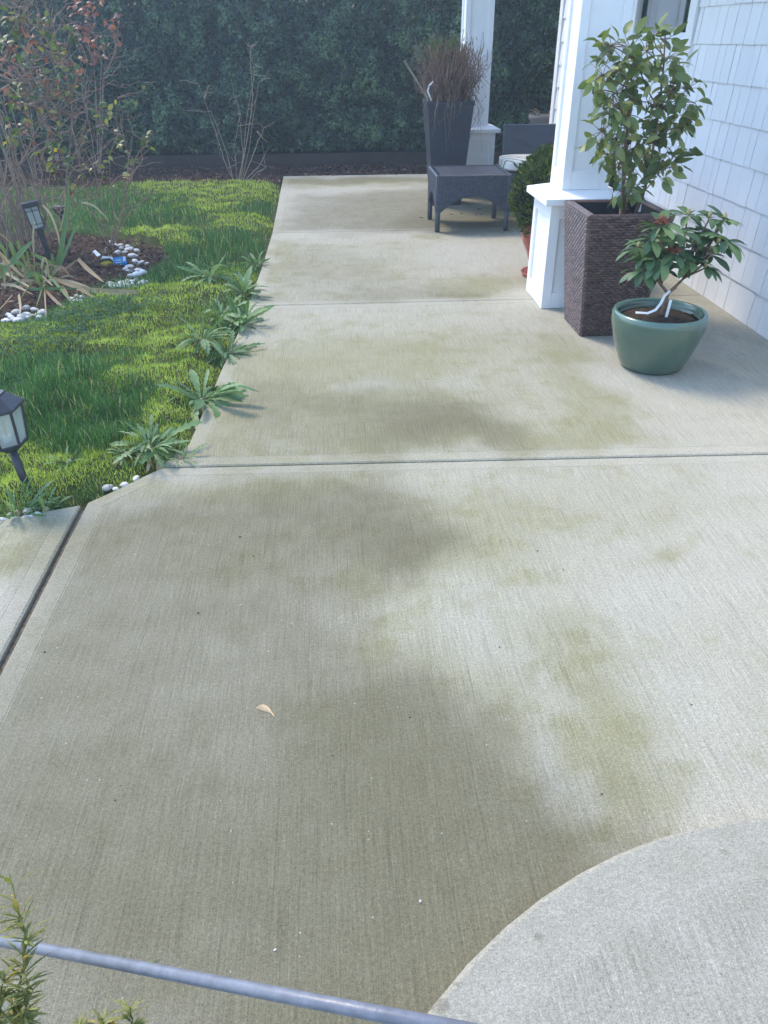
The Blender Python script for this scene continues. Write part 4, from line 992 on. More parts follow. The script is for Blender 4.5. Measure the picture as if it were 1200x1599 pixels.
weed(112, 735, 14, .07, .12, 'single low dandelion in the moss right of the lantern', wl_j, .3)

# ---------------------------------------------------------------- white pebbles
pb = []
for i in range(5):
    bm = bmesh.new(); bmesh.ops.create_icosphere(bm, subdivisions=2, radius=1)
    for v in bm.verts: v.co = Vector((v.co.x*1.15, v.co.y*.85, v.co.z*.62))*(1+.10*math.sin(3*v.co.x+i*2)+.08*math.sin(4*v.co.y+i))
    me = bpy.data.meshes.new('pebble'); bm.to_mesh(me); bm.free(); me.materials.append(M['pebble']); me.polygons.foreach_set('use_smooth', [True]*len(me.polygons)); pb.append(me)
def pebble(px, py, s, label, grp, z0=None):
    q = at(px, py, z=0.0); z_ = (float(ground_z(np.array([q.x]), np.array([q.y]))[0]) if not in_poly(np.array([q.x]), np.array([q.y]), BED)[0] else -.006) if z0 is None else z0
    o = link('pebble', rnd.choice(pb)); o.location = (q.x, q.y, z_+s*.25); o.scale = (s, s, s); o.rotation_euler = (rnd.gauss(0, .15), rnd.gauss(0, .15), rnd.uniform(0, 6.28)); tag(o, label, 'pebble', grp)
for px, py, s, lb in ((168, 759, .022, 'largest white pebble at the curved concrete edge, leftmost of its row'), (180, 761, .014, 'smallest white pebble in the row at the curved concrete edge'), (194, 755, .019, 'oblong white pebble in the middle of the row at the concrete edge'), (212, 745, .017, 'rightmost white pebble of the row at the curved concrete edge')):
    pebble(px, py, s, lb, 'pebbles at the curved concrete edge', -.012)
for px, py in ((7, 809), (24, 807), (40, 806), (49, 804), (30, 777), (45, 784), (42, 796), (14, 801), (60, 802)): pebble(px, py, rnd.uniform(.012, .02), 'white pebble among the weeds below the near lantern', 'pebbles below the near lantern', -.012)
Z1 = lambda a, b_: (a*.2, 280+b_*.2)
for a, b_ in ((50, 1105), (110, 1095), (150, 1110), (205, 1010), (275, 1020), (215, 1060), (260, 1075), (215, 1090), (315, 1095), (340, 1065), (310, 1055), (180, 1080), (70, 1065), (125, 1045), (30, 1110), (90, 1080)):
    pebble(*Z1(a, b_), rnd.uniform(.022, .04), 'white pebble in the heap at the front left of the flower bed', 'pebbles at the front of the flower bed')
for a, b_ in ((575, 955), (610, 945), (635, 960), (600, 915), (650, 925), (555, 935)): pebble(*Z1(a, b_), rnd.uniform(.02, .03), 'white pebble between the clover and the strap leaves', 'pebbles behind the clover')
for a, b_ in ((870, 840), (920, 830), (955, 810), (995, 855), (1030, 825), (1065, 860), (1095, 835), (1070, 810), (1000, 805), (905, 850), (875, 825), (1130, 830), (960, 845), (1040, 845), (930, 855)):
    pebble(*Z1(a, b_), rnd.uniform(.024, .042), 'white pebble in the heap by the long brown fallen leaf', 'pebbles at the right front of the flower bed')
for a, b_ in ((985, 705), (1010, 720), (1030, 755), (1075, 720), (1100, 715), (1080, 745), (1055, 640), (1085, 655), (1110, 650), (1150, 660), (975, 570), (920, 575), (950, 540), (990, 550), (895, 515), (1030, 600), (880, 500), (1000, 530), (1070, 560), (1015, 690), (1060, 600), (1120, 730), (940, 520), (1020, 550)):
    pebble(*Z1(a, b_), rnd.uniform(.02, .038), 'white pebble along the curved right rim of the flower bed', 'pebbles along the right rim of the flower bed')

# ---------------------------------------------------------------- strap leaved clump
ir = thing('strap_leaf_clump', 'clump of long strap leaves, green and dry straw coloured, in the flower bed', 'plant', at(80, 432, z=0))
def strap(pts, w, mat, mode, dep=0.0):
    P = []
    yb = ir.location.y+dep
    for a, b_ in pts:
        px, py = Z1(a, b_)
        if mode == 'up': P.append(at(px, py, y=yb))
        else: P.append(at(px, py, z=.05 if mode == 'lie' else mode))
    P = [p-ir.location for p in P]
    # smooth
    S = []
    for i in range(len(P)-1):
        p0, p1, p2, p3 = P[max(i-1, 0)], P[i], P[i+1], P[min(i+2, len(P)-1)]
        for k_ in range(4):
            t = k_/4; S.append(.5*((2*p1)+(p2-p0)*t+(2*p0-5*p1+4*p2-p3)*t*t+(3*p1-p0-3*p2+p3)*t**3))
    S.append(P[-1]); n_ = len(S); V = []; F = []; vd = Vector((-.25, -.85, .45))
    for i, p in enumerate(S):
        d = (S[min(i+1, n_-1)]-S[max(i-1, 0)]).normalized(); s_ = d.cross(vd)
        s_ = s_.normalized() if s_.length > .01 else Vector((1, 0, 0)); wi = w*(1-.9*(i/(n_-1))**3)*(.75+.25*min(1, i/3)); nn = s_.cross(d)
        V += [p-s_*wi/2+nn*wi*.12, p-nn*wi*.02, p+s_*wi/2+nn*wi*.12]
    for i in range(n_-1): a = 3*i; F += [(a, a+3, a+4, a+1), (a+1, a+4, a+5, a+2)]
    link('leaf', np_mesh('leaf', V, F, mat, True), ir)
G_, D_ = M['strap_green'], M['strap_dry']
for pts, w, mt_, md, dp_ in (
    ([(405, 770), (470, 600), (520, 300), (540, -20)], .062, G_, 'up', 0), ([(430, 770), (500, 600), (580, 400), (636, 200)], .036, G_, 'up', -.03), ([(-40, 790), (80, 670), (170, 570), (258, 478)], .075, G_, 'up', -.15),
    ([(400, 655), (320, 612), (240, 575)], .045, G_, 'up', -.05), ([(215, 560), (240, 700), (262, 800)], .035, G_, 'up', 0), ([(85, 490), (110, 580), (155, 705)], .05, G_, 'up', -.1), ([(280, 730), (320, 830), (348, 905)], .035, G_, 'up', -.35),
    ([(345, 715), (430, 800), (585, 990)], .035, G_, 'lie', 0), ([(280, 770), (220, 850), (160, 940)], .042, G_, 'lie', 0), ([(340, 830), (320, 900), (285, 995)], .04, G_, 'lie', 0), ([(410, 580), (415, 650), (420, 720)], .035, G_, 'up', -.06),
    ([(430, 780), (620, 850), (800, 965)], .042, D_, 'lie', 0), ([(420, 775), (700, 860), (1000, 872), (1230, 885)], .04, D_, 'lie', 0), ([(440, 755), (530, 685), (612, 622)], .03, D_, 'up', .1), ([(612, 622), (700, 710), (812, 802)], .045, D_, .08, 0),
    ([(268, 330), (262, 500), (275, 720)], .022, D_, 'up', .12), ([(-10, 1030), (50, 970), (110, 945)], .04, D_, 'lie', 0), ([(150, 895), (165, 1000), (155, 1080)], .038, D_, 'lie', 0), ([(345, 820), (356, 930), (366, 1140)], .028, D_, 'lie', 0),
    ([(335, 200), (400, 280), (460, 450), (470, 620)], .025, D_, 'up', .1), ([(470, 400), (515, 220), (500, 60)], .025, D_, 'up', .12), ([(640, 180), (740, 210), (850, 320)], .022, D_, 'up', .4), ([(360, 870), (450, 960), (510, 1000)], .03, D_, 'lie', 0),
    ([(230, 860), (420, 855), (640, 850)], .03, G_, 'lie', 0), ([(790, 940), (790, 860), (830, 820)], .03, D_, 'lie', 0), ([(480, 840), (520, 880), (545, 940)], .03, D_, 'lie', 0),
    ([(600, 850), (820, 880), (1000, 885), (1215, 878)], .045, D_, 'lie', 0), ([(380, 790), (560, 800), (760, 870)], .03, D_, 'lie', 0), ([(0, 420), (60, 470), (110, 530)], .025, D_, 'up', -.05), ([(0, 570), (60, 640), (140, 720), (230, 800)], .035, D_, 'up', -.2),
    ([(0, 700), (100, 760), (250, 850)], .032, D_, 'lie', 0), ([(20, 640), (100, 740), (220, 830)], .03, G_, 'lie', 0), ([(-10, 560), (70, 690), (90, 800)], .03, D_, 'up', -.25), ([(0, 500), (40, 560), (60, 640)], .04, G_, 'up', -.05), ([(140, 480), (190, 620), (260, 760)], .04, G_, 'up', -.02),
    ([(10, 820), (120, 830), (260, 900)], .03, D_, 'lie', 0), ([(100, 900), (60, 950), (-20, 1040)], .03, D_, 'lie', 0), ([(60, 720), (180, 740), (250, 690)], .025, D_, 'lie', 0), ([(280, 730), (330, 760), (420, 830)], .03, D_, 'lie', 0)):
    strap(pts, w*.78, mt_, md, dp_)
for i in range(46):
    bx_, by_ = rnd.uniform(-40, 420), rnd.uniform(740, 880); a = rnd.uniform(-2.9, .4); l_ = rnd.uniform(120, 330); ex = math.cos(a)*l_; ey = math.sin(a)*l_*.75
    strap([(bx_, by_), (bx_+ex*.5, by_+ey*.75-20), (bx_+ex, by_+ey*.7+rnd.uniform(0, 80))], rnd.uniform(.014, .03), D_ if rnd.random() < .65 else G_, 'up', rnd.uniform(-.35, .1))
# ---------------------------------------------------------------- roses and bare shrubs
ros_l = [leaf_mesh('leaf', M['rose_green'], 1, .62, .2, dr, 4, None, .03, 80+i) for i, dr in enumerate((.5, 1.0))]
ros_r = [leaf_mesh('leaf', M['rose_red'], 1, .55, .3, dr, 4, None, .04, 90+i) for i, dr in enumerate((.7, 1.3))]
def rose(label, base, canes, leafc, meshes, lsize, extra=0, thick=.008, mat='twig', name='rose_bush'):
    """canes: list of px polylines (photo) drawn on the plane y of the bush; leafc: px, py, radius px, count"""
    t = thing(name, label, 'rose bush' if name == 'rose_bush' else 'shrub', base); y0 = base[2] if False else t.location.y
    q = MB(); pts = []
    for c in canes:
        dy = rnd.uniform(-.2, .2); P = [at(px, py, y=y0+dy*(i/(len(c)-1)))-t.location for i, (px, py) in enumerate(c)]
        S = []
        for i in range(len(P)-1):
            for k_ in range(3): S.append(P[i].lerp(P[i+1], k_/3)+(rv(.006) if k_ else Vector((0, 0, 0))))
        S.append(P[-1]); r0 = thick*rnd.uniform(.7, 1.2); q.tube(S, [r0*(1-.65*i/(len(S)-1)) for i in range(len(S))], 6); pts += S[2:]
    for i in range(extra):
        p = rnd.choice(pts); d = rv(1); d.z = abs(d.z)*.9; d = d.normalized()*rnd.uniform(.08, .35); e = wander(p, p+d, 4, .012); q.tube(e, [.0035, .003, .0025, .0015], 4); pts.append(e[-1])
    q.obj('canes', M[mat], t)
    for px, py, rp, nl in leafc:
        sc = 1201/ (y0*.86+.6)
        c0 = at(px, py, y=y0+rnd.uniform(-.18, .12))-t.location
        near = min(pts, key=lambda v: (v-c0).length)
        tw = MB(); tw.tube(wander(near, c0, 4, .01), [.003, .0025, .002, .0015], 4); tw.obj('twig', M[mat], t)
        for i in range(nl):
            o_ = Vector((rnd.uniform(-1, 1), rnd.uniform(-1, 1), rnd.uniform(-1, 1)))*rp/sc; d = Vector((rnd.uniform(-1, 1), rnd.uniform(-1, .3), rnd.uniform(-.6, .5)))
            put_leaf(rnd.choice(meshes), t, c0+o_, d, rnd.uniform(lsize*.65, lsize*1.2), rnd.gauss(0, .6))
    return t
Z7 = lambda a, b_: (a*.2083, b_*.2083)
def zc_(l): return [Z7(*p) for p in l]
rose('leafy small rose with yellow green leaves at the right of the flower bed', at(172, 388, z=-.01),
     [zc_([(825, 1870), (860, 1600), (830, 1380), (820, 1180)]), zc_([(830, 1870), (900, 1650), (960, 1300), (965, 1180), (905, 930), (895, 840)]), zc_([(840, 1880), (950, 1500), (1010, 1200), (1090, 1060), (1150, 980)]), zc_([(820, 1870), (700, 1600), (610, 1300), (600, 1120), (650, 860)]), zc_([(965, 1190), (1000, 1000), (960, 830)]), zc_([(970, 1210), (1110, 1180)]), zc_([(820, 1860), (760, 1500), (700, 1250), (540, 1000), (530, 720)]), zc_([(960, 1330), (1060, 1230), (1080, 1100)]), zc_([(940, 1020), (830, 990), (660, 850)]), zc_([(820, 1870), (1000, 1550), (1180, 1430)])],
     [Z7(870, 790)+(5, 4), Z7(1150, 990)+(3, 2), Z7(1060, 1025)+(6, 4), Z7(1110, 1090)+(7, 5), Z7(915, 1115)+(6, 4), Z7(830, 1140)+(6, 4), Z7(1000, 1170)+(7, 5), Z7(985, 1245)+(5, 3), Z7(990, 1310)+(5, 3), Z7(935, 1350)+(5, 3), Z7(760, 1220)+(6, 4), Z7(670, 1255)+(7, 5), Z7(730, 970)+(7, 4), Z7(590, 1035)+(4, 2), Z7(630, 990)+(6, 4), Z7(890, 1385)+(6, 3), Z7(770, 1310)+(6, 3), Z7(1025, 725)+(4, 2), Z7(980, 785)+(7, 4), Z7(790, 780)+(7, 4), Z7(830, 850)+(5, 2), Z7(850, 1020)+(7, 4), Z7(760, 860)+(6, 3), Z7(880, 1060)+(4, 2), Z7(1090, 670)+(4, 2), Z7(560, 1390)+(6, 4), Z7(640, 1300)+(7, 5)], ros_l, .06, 50, .006)
rose('tall tangled rose with many bare canes at the left edge', at(45, 402, z=-.01),
     [zc_([(240, 1900), (150, 1500), (90, 1250), (40, 1000), (0, 850)]), zc_([(280, 1900), (200, 1600), (150, 1350), (70, 1000), (30, 700)]), zc_([(260, 1900), (320, 1300), (215, 850), (140, 560), (120, 380)]), zc_([(520, 1700), (500, 1400), (540, 950), (530, 700), (440, 380), (380, 150), (320, 0)]), zc_([(400, 175), (500, 30)]), zc_([(470, 380), (520, 280), (580, 180)]), zc_([(600, 1180), (540, 960), (420, 1020), (260, 780), (180, 590), (170, 400)]), zc_([(0, 680), (110, 600), (260, 550), (180, 380)]), zc_([(150, 1230), (300, 940), (380, 860), (560, 750)]), zc_([(560, 890), (620, 840), (700, 820)]), zc_([(40, 440), (140, 240), (110, 60), (150, 0)]), zc_([(240, 780), (400, 730), (600, 712)]), zc_([(300, 1900), (380, 1300), (300, 1130), (280, 1140)]), zc_([(330, 1900), (330, 1500), (240, 1180)]), zc_([(280, 1890), (420, 1700), (530, 1300), (620, 1180)]), zc_([(200, 1890), (120, 1600), (30, 1300), (-60, 1100)]), zc_([(150, 1890), (60, 1500), (-20, 1200)]), zc_([(440, 500), (340, 280), (290, 230)]), zc_([(420, 1020), (300, 900), (200, 560), (260, 420), (210, 200), (160, 40)]), zc_([(0, 560), (150, 620), (330, 660), (470, 900)])],
     [Z7(60, 140)+(7, 4), Z7(90, 190)+(6, 4), Z7(160, 145)+(6, 3), Z7(155, 300)+(8, 5), Z7(230, 290)+(8, 5), Z7(150, 400)+(9, 6), Z7(65, 250)+(6, 3), Z7(380, 260)+(9, 4), Z7(400, 310)+(8, 4), Z7(540, 490)+(5, 2), Z7(440, 570)+(7, 4), Z7(470, 650)+(9, 5), Z7(535, 665)+(4, 2), Z7(320, 630)+(7, 4), Z7(440, 1070)+(6, 4), Z7(390, 1110)+(6, 4), Z7(420, 1150)+(8, 5), Z7(440, 1240)+(9, 7), Z7(360, 1215)+(8, 5), Z7(500, 1200)+(8, 5), Z7(540, 1230)+(7, 4), Z7(410, 1295)+(7, 4), Z7(560, 1400)+(9, 6), Z7(490, 1340)+(8, 4), Z7(220, 720)+(7, 3), Z7(100, 590)+(6, 3), Z7(280, 1160)+(4, 2), Z7(20, 330)+(7, 4), Z7(440, 460)+(8, 5)]+[(rnd.uniform(-5, 118), rnd.uniform(10, 235), 9, rnd.randint(3, 6)) for i in range(44)], ros_l*4+ros_r, .068, 380, .009)
rose('rose with rusty red autumn leaves standing in front of the hedge', at(150, 300, z=-.01),
     [zc_([(745, 1300), (755, 800), (765, 500), (720, 300), (640, 130)]), zc_([(755, 1300), (770, 600), (860, 400), (880, 250)]), zc_([(740, 1300), (720, 700), (705, 480), (660, 280)]), zc_([(770, 590), (840, 560), (900, 490)]), zc_([(780, 560), (830, 480), (870, 330), (850, 150)]), zc_([(750, 1290), (780, 620), (950, 660)]), zc_([(740, 1300), (640, 800), (600, 560), (430, 420)])],
     [Z7(580, 50)+(5, 4), Z7(640, 60)+(9, 8), Z7(730, 20)+(8, 7), Z7(690, 110)+(10, 10), Z7(620, 150)+(9, 8), Z7(855, 150)+(7, 6), Z7(590, 220)+(6, 4), Z7(640, 300)+(8, 7), Z7(730, 300)+(10, 10), Z7(720, 380)+(11, 10), Z7(650, 410)+(7, 6), Z7(770, 400)+(6, 4), Z7(880, 290)+(8, 6), Z7(850, 230)+(8, 6), Z7(670, 470)+(5, 4), Z7(780, 140)+(6, 4), Z7(600, 540)+(9, 7), Z7(480, 430)+(9, 7), Z7(50, 500)+(10, 8), Z7(255, 410)+(7, 6), Z7(540, 620)+(7, 5), Z7(310, 560)+(7, 5), Z7(170, 990)+(6, 5), Z7(220, 985)+(5, 4)], ros_r, .085, 80, .008)
# dry upright canes behind the lantern
dc = thing('dry_cane_clump', 'dense upright pale dry canes behind the square lantern', 'plant', at(28, 396, z=-.01))
q = MB()
for i in range(80):
    x0 = rnd.uniform(-.5, .25); y0_ = rnd.uniform(-.1, .35); h_ = rnd.uniform(.35, 1.25); p = Vector((x0, y0_, 0)); q.tube(wander(p, p+Vector((rnd.gauss(-.05, .12), rnd.gauss(0, .08), h_)), 5, .012), [.008*rnd.uniform(.5, 1.1), .007, .006, .0045, .002], 5)
q.obj('canes', M['pale_cane'], dc)
bare = rose('bare multi stemmed shrub standing before the hedge', at(372, 286, z=-.01),
     [[(372, 288), (385, 225), (395, 150), (391, 80), (400, 70)], [(368, 288), (350, 250), (335, 200), (310, 130)], [(378, 288), (400, 230), (412, 200), (430, 190)], [(374, 288), (380, 240), (372, 170), (360, 120)], [(376, 288), (390, 230), (404, 130), (420, 110)], [(366, 288), (355, 240), (330, 174), (285, 172)], [(380, 286), (408, 255), (420, 230)], [(380, 286), (415, 262), (410, 225)], [(372, 288), (366, 230), (376, 180)], [(402, 205), (418, 222)], [(376, 288), (384, 200), (398, 110), (386, 60)]], [], ros_l, .03, 34, .0055, 'pale_cane', 'bare_shrub')

# ---------------------------------------------------------------- garden lights
def lantern_hex(loc, label):
    t = thing('garden_lantern', label, 'lantern', loc); t.rotation_euler = (rad(1), rad(-4.5), rad(12))
    q = MB().tube([(0, 0, -.06), (0, 0, .22)], [.016, .016], 12); q.obj('post', M['black_metal'], t, True)
    n_ = 6; ring = lambda r, z: [(.88*r*math.cos(2*math.pi*k_/n_+.2), .88*r*math.sin(2*math.pi*k_/n_+.2), z+.035) for k_ in range(n_)]
    def prism(a, b_): return a+b_, [tuple(range(n_-1, -1, -1)), tuple(range(n_, 2*n_))]+[(k_, (k_+1) % n_, (k_+1) % n_+n_, k_+n_) for k_ in range(n_)]
    MB().add(*prism(ring(.045, .18), ring(.072, .20))).add(*prism(ring(.080, .2005), ring(.084, .214))).obj('base', M['black_metal'], t, bevel=.002)
    rf_ = MB().add(*prism(ring(.118, .352), ring(.120, .362))).add(*prism(ring(.119, .3625), ring(.062, .405))).obj('roof', M['black_metal'], t, bevel=.002)
    MB().add(*prism(ring(.060, .4052), ring(.056, .412))).obj('solar_panel', M['slate'], rf_)
    a, b_ = ring(.076, .214), ring(.102, .352)
    for k_ in range(n_):
        MB().tube([a[k_], b_[k_]], .006, 6).obj('bar', M['black_metal'], t)
        j = (k_+1) % n_; A = [Vector(v) for v in (a[k_], a[j], b_[j], b_[k_])]; nn = (A[1]-A[0]).cross(A[3]-A[0]).normalized()*.0015
        MB().hexa([v-nn for v in A], [v+nn for v in A]).obj('pane', M['lamp_glass'], t)
    MB().tube([(0, 0, .25), (0, 0, .27)], .016, 10).obj('bulb_holder', M['white_plastic'], t)
    MB().tube([(0, 0, .27), (0.004, 0, .335)], .0045, 6).obj('filament', M['amber'], t)
    return t
lp = at(41, 768, z=0); lantern_hex((lp.x+.012, lp.y, -.015), 'black six sided garden lantern cut by the left edge of the view')
l2 = at(79, 404, z=0)
t = thing('garden_lantern', 'slim square black garden lantern leaning in the flower bed', 'lantern', (l2.x, l2.y, -.012)); t.rotation_euler = (rad(-3), rad(-8), rad(20))
MB().tube([(0, 0, -.05), (0, 0, .25)], [.02, .024], 10).obj('post', M['black_metal'], t)
MB().box(-.05, .05, -.05, .05, .25, .268).obj('base', M['black_metal'], t, bevel=.003)
MB().hexa(sq(.06, .425), sq(.063, .465)).obj('roof', M['black_metal'], t, bevel=.004)
for sx in (-1, 1):
    for sy in (-1, 1): MB().tube([(sx*.046, sy*.046, .268), (sx*.054, sy*.054, .426)], .005, 6).obj('bar', M['black_metal'], t)
for k_ in range(4):
    c_, s_ = [(0, -1), (1, 0), (0, 1), (-1, 0)][k_]; tx, ty = -s_, c_
    def pt(u, z): r = .047+.007*(z-.27)/.155; return Vector((c_*r+tx*u*r, s_*r+ty*u*r, z))
    MB().tube([pt(0, .268), pt(0, .426)], .0035, 5).tube([pt(-1, .295), pt(1, .295)], .003, 5).tube([pt(-1, .398), pt(1, .398)], .003, 5).obj('glazing_bar', M['black_metal'], t)
    A = [pt(-.95, .27)*.985, pt(.95, .27)*.985, pt(.95, .425)*.985, pt(-.95, .425)*.985]
    for v, z in zip(A, (.27, .27, .425, .425)): v.z = z
    nn = Vector((c_, s_, 0))*.001; MB().hexa([v-nn for v in A], [v+nn for v in A]).obj('pane', M['lamp_glass'], t)
MB().lathe([(.03, .268), (.022, .275), (.001, .29)], 10).obj('reflector', M['white_plastic'], t)
d0 = at(92, 322, y=6.95)
t = thing('solar_light', 'round flat topped black solar light behind the strap leaves', 'lantern', (d0.x, d0.y, -.012))
MB().tube([(0, 0, -.04), (0, 0, d0.z-.03)], .010, 8).obj('stem', M['black_metal'], t)
MB().lathe([(.012, d0.z-.06), (.03, d0.z-.05), (.052, d0.z-.012), (.056, d0.z), (.052, d0.z+.006), (.001, d0.z+.008)], 24).obj('head', M['black_metal'], t, True)
MB().lathe([(.046, d0.z+.009), (.046, d0.z+.013), (.001, d0.z+.0135)], 24).obj('solar_panel', M['grey_clay'], t)  # pale colour stands in for sky reflected on the panel

# plant label card lying in the bed
tc = at(180, 412, z=.0)
t = thing('plant_label', 'plant label with yellow flower print and blue end lying in the bed', 'plant label', (tc.x, tc.y, .0))
def card(name, P, mat, parent, n_=Vector((0, -.6, .8)), th=.0015):
    P = [Vector(p)-Vector(t.location) for p in P]; nn = n_.normalized()*th
    return MB().hexa([p-nn for p in P], [p+nn for p in P]).obj(name, mat, parent)
yq = tc.y
C4 = lambda pts, dz=0: [at(*Z1(a, b_), y=yq+dz) for a, b_ in pts]
w0 = card('card', C4([(770, 735), (920, 738), (880, 605), (800, 598)]), M['white_plastic'], t, Vector((0, -1, .2)))
yo = C4([(835+58*math.cos(a), 675+38*math.sin(a)) for a in np.linspace(0, 6.28, 20, endpoint=False)], -.004); gq = C4([(775, 700), (880, 712), (888, 640), (860, 615), (800, 620), (775, 650)], -.002)
for nm, pp, mm in (('dark_print', gq, 'card_green'), ('yellow_print', yo, 'card_yellow')):
    V = [p-Vector(t.location) for p in pp]; k_ = len(V); MB().add([v for v in V]+[v+Vector((0, .001, 0)) for v in V], [tuple(range(k_)), tuple(range(2*k_-1, k_-1, -1))]+[(i, (i+1) % k_, (i+1) % k_+k_, i+k_) for i in range(k_)]).obj(nm, M[mm], w0)
bl_ = card('blue_end', C4([(905, 700), (998, 685), (985, 598), (880, 612)]), M['card_blue'], t, Vector((0, -1, .2)))
V = C4([(962, 640), (982, 638), (980, 602), (962, 604)], -.004); card('white_box_print', V, M['white_plastic'], bl_, Vector((0, -1, .2)), .0006)
for i in range(4):
    card('white_line_print', C4([(905, 690-i*18), (950, 684-i*18), (950, 679-i*18), (905, 685-i*18)], -.004), M['white_plastic'], bl_, Vector((0, -1, .2)), .0006)
for (a, b_, lb) in ((745, 570, 'white folded plant tag behind the plant label'), (820, 555, 'small white curled tag right of the folded white tag')):
    p = at(*Z1(a, b_), z=.03); t = thing('plant_tag', lb, 'tag', (p.x, p.y, 0))
    ribbon('strip', [(-.03, 0, .012), (-.005, -.01, .045), (.02, -.02, .02), (.035, -.03, .008)] if a == 745 else [(0, .01, .0), (.005, 0, .04), (.015, -.01, .055)], .035 if a == 745 else .02, M['white_plastic'], t, (0, -.3, 1))

# ---------------------------------------------------------------- foreground: pipe rail, rosemary, fallen bits
r0, r1, r2 = at(0, 1469, z=.20), at(400, 1546, z=.437), at(690, 1603, z=.586)
dr = (r1-r0).normalized(); ra = r0-dr*.22; rb = r1+dr*.46
rl_ = thing('pipe_rail', 'bluish grey metal pipe rail crossing the lower left corner', 'rail', (ra.x, ra.y, 0))
O = Vector(rl_.location)
MB().tube([ra-O, (ra-O)+dr*.1, r1-O, rb-O], .0094, 16).obj('rail', M['pipe'], rl_, True)
MB().tube([Vector((0, 0, -.02)), ra-O], .0098, 12).obj('post', M['pipe'], rl_, True)
MB().tube([Vector((rb.x-O.x, rb.y-O.y, -.02)), rb-O], .0098, 12).obj('post', M['pipe'], rl_, True)
rp = Vector((-.53, .47, 0))
pr = thing('plant_pot', 'dark pot holding the rosemary below the lower left corner', 'pot', rp)
MB().lathe([(.08, 0), (.09, .01), (.12, .17), (.128, .18), (.128, .2), (.11, .2), (.105, .17), (.001, .165)], 24).obj('bowl', M['slate'], pr, True)
rs = thing('rosemary', 'rosemary sprigs with narrow green needles at the lower left corner', 'herb', rp+Vector((0, 0, .165)))
def sprig(pts, dens, l0, taper=True):
    pts = [Vector(p)-Vector(rs.location) for p in pts]; S = []
    for i in range(len(pts)-1):
        for k_ in range(6): S.append(pts[i].lerp(pts[i+1], k_/6)+rv(.0012))
    S.append(pts[-1]); st_ = MB(); st_.tube(S, [.0024*(1-.6*i/len(S)) for i in range(len(S))], 5, .25); tot = len(S)
    for i in range(4, tot):
        f = i/tot
        for k_ in range(dens if f < .72 or not taper else max(1, dens//3)):
            p = S[i]+(S[i-1]-S[i])*rnd.random(); ax = (S[i]-S[i-1]).normalized(); v = rv(1); v = (v-ax*v.dot(ax)).normalized(); d = (v+ax*rnd.uniform(.0, .8)).normalized()
            l = l0*rnd.uniform(.8, 1.5); w = rnd.uniform(.0022, .0036); s_ = d.cross(ax).normalized()*w; sag = Vector((0, 0, -l*.12)); nn = s_.cross(d).normalized()*w*.5
            t_ = min(1, max(0, rnd.gauss(.5, .25)))
            V = [p-s_*.4, p+s_*.4, p+d*l*.5+s_, p+d*l*.5-s_, p+d*l*.5+nn*1.2, p+d*l+sag]
            st_.add(V, [(0, 1, 4), (1, 2, 4), (3, 0, 4), (2, 5, 4), (5, 3, 4), (0, 3, 2, 1), (3, 5, 2)], t_)
    st_.obj('sprig', M['rosemary'], rs)
B_ = rp+Vector((0, 0, .17))
sprig([B_, at(8, 1640, z=.30), at(35, 1530, z=.38), at(40, 1460, z=.43), at(25, 1410, z=.455), at(15, 1365, z=.47)], 5, .036)
sprig([B_, at(20, 1640, z=.32), at(40, 1580, z=.37), at(45, 1530, z=.40)], 5, .026, False)
sprig([B_, at(0, 1620, z=.34), at(0, 1560, z=.39), at(8, 1520, z=.41)], 5, .026, False)
sprig([B_, at(30, 1650, z=.30), at(28, 1600, z=.34), at(30, 1560, z=.36)], 5, .026, False)
sprig([B_, at(150, 1680, z=.30), at(165, 1640, z=.33), at(160, 1590, z=.36)], 7, .027, False)
sprig([B_, at(190, 1690, z=.30), at(205, 1640, z=.33), at(204, 1572, z=.37)], 8, .026, False)
sprig([B_, at(110, 1680, z=.30), at(125, 1640, z=.33), at(118, 1610, z=.35)], 7, .030, False)
LP = [(295, 388, .002), (335, 355, .008), (380, 325, .013), (430, 310, .016), (480, 305, .017), (525, 320, .017), (560, 342, .016), (600, 378, .013), (640, 425, .010), (668, 478, .006), (735, 575, .003), (728, 580, .002), (655, 508, .002), (570, 478, .002), (480, 445, .0015), (380, 415, .0015)]
LP = [at(380+a*.0667, 1080+b_*.0667, z=z) for a, b_, z in LP]; o0 = LP[0].copy(); LP = [p-o0 for p in LP]; k_ = len(LP); up_ = Vector((0, .0006, .0009))
o = MB().add(LP+[p+up_ for p in LP], [tuple(range(k_-1, -1, -1)), tuple(range(k_, 2*k_))]+[(i, (i+1) % k_, (i+1) % k_+k_, i+k_) for i in range(k_)]).obj('fallen_leaf', M['fallen']); o.location = o0
tag(o, 'folded tan fallen leaf lying on the near concrete slab', 'leaf')
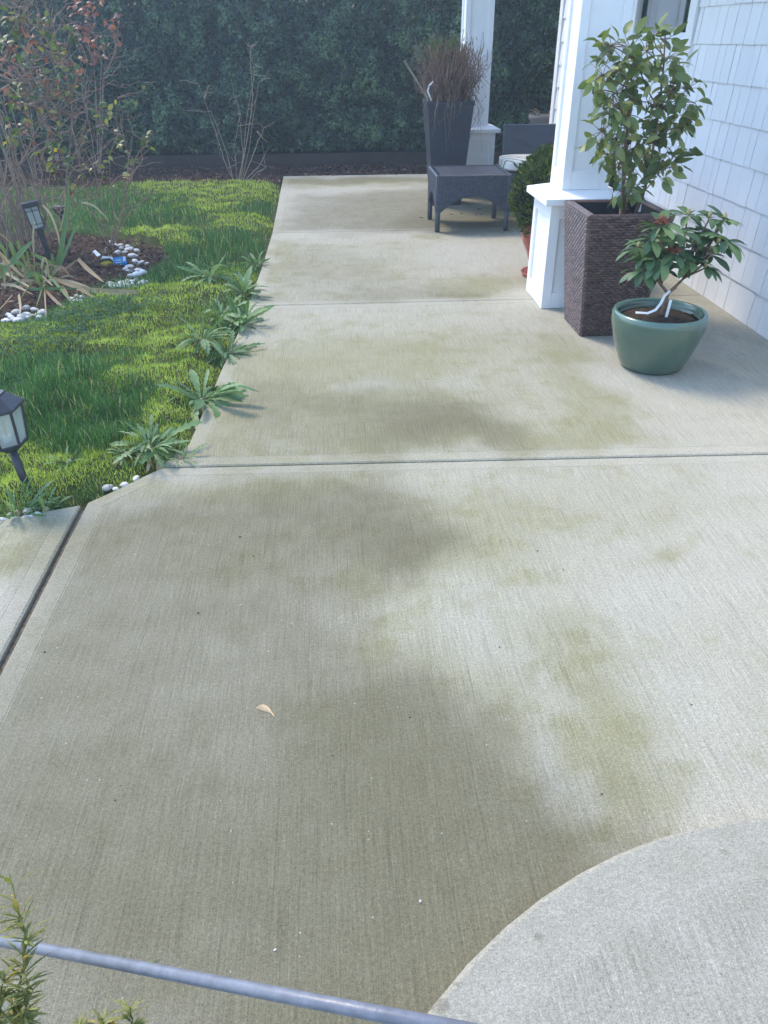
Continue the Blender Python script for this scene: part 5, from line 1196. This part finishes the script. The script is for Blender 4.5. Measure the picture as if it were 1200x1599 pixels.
def crumb(px, py, s, mat, label, cat, grp=None, flat=.5):
    p = at(px, py, z=.001+s*flat*.6); bm = bmesh.new(); bmesh.ops.create_icosphere(bm, subdivisions=1, radius=1)
    for v in bm.verts: v.co = Vector((v.co.x*rnd.uniform(.8, 1.6), v.co.y*rnd.uniform(.6, 1), v.co.z*flat))*s
    me = bpy.data.meshes.new('crumb'); bm.to_mesh(me); bm.free(); me.materials.append(M[mat]); o = link('crumb', me); o.location = p; o.rotation_euler = (0, 0, rnd.uniform(0, 6.28)); tag(o, label, cat, grp)
crumb(657, 1407, .0045, 'pebble', 'small white chip on the dark near slab', 'chip')
crumb(430, 1483, .003, 'pebble', 'tiny white chip near the pipe rail', 'chip')
for px, py, s in ((30, 0, 0),)[:0]: pass
for px, py in ((310, 957), (375, 838), (396, 868), (70, 1018), (20, 1012), (654, 562), (716, 572), (668, 592), (840, 860), (880, 890), (440, 405), (495, 395), (560, 355), (600, 322), (610, 330), (770, 388), (725, 472), (745, 470), (1165, 430), (180, 1250), (520, 1180), (640, 1120), (780, 1010), (1000, 900), (1080, 1100), (940, 1240)):
    crumb(px, py, rnd.uniform(.002, .0045), 'algae_chip', 'tiny dark crumb of debris on the concrete', 'debris', 'debris crumbs on the patio', .35)
for a, b_ in ((120, 665), (435, 630), (540, 620), (780, 560), (820, 545), (720, 575), (690, 635), (745, 632)):   # leaf litter under the table
    crumb(640+a*.15, 240+b_*.15, rnd.uniform(.012, .022), 'algae_chip', 'dark scrap of leaf litter under the wicker table', 'debris', 'leaf litter under the table', .15)
gbld = MB().tube([at(237, 1505, z=.004), at(246, 1494, z=.006)], [.0016, .0010], 5).obj('grass_clipping', M['strap_green']); tag(gbld, 'short pale grass clipping beside the pipe rail', 'clipping')

# ---------------------------------------------------------------- thin volume added to imitate veiling glare of the lens
hz = MB().box(-72, 72, -72, 72, -1.2, 5.5).obj('lens_veil', None); hz['kind'] = 'stuff'; tag(hz, 'thin added volume imitating bright lens glare', 'lens_veil')
t = NT('lens_veil'); t.t.nodes.remove(t.b); pv = t.n('VolumePrincipled'); pv.inputs['Color'].default_value = (.72, .88, 1, 1); pv.inputs['Density'].default_value = .006; pv.inputs['Anisotropy'].default_value = .35
t.t.links.new(pv.outputs[0], t.out.inputs['Volume']); hz.data.materials.append(t.m)
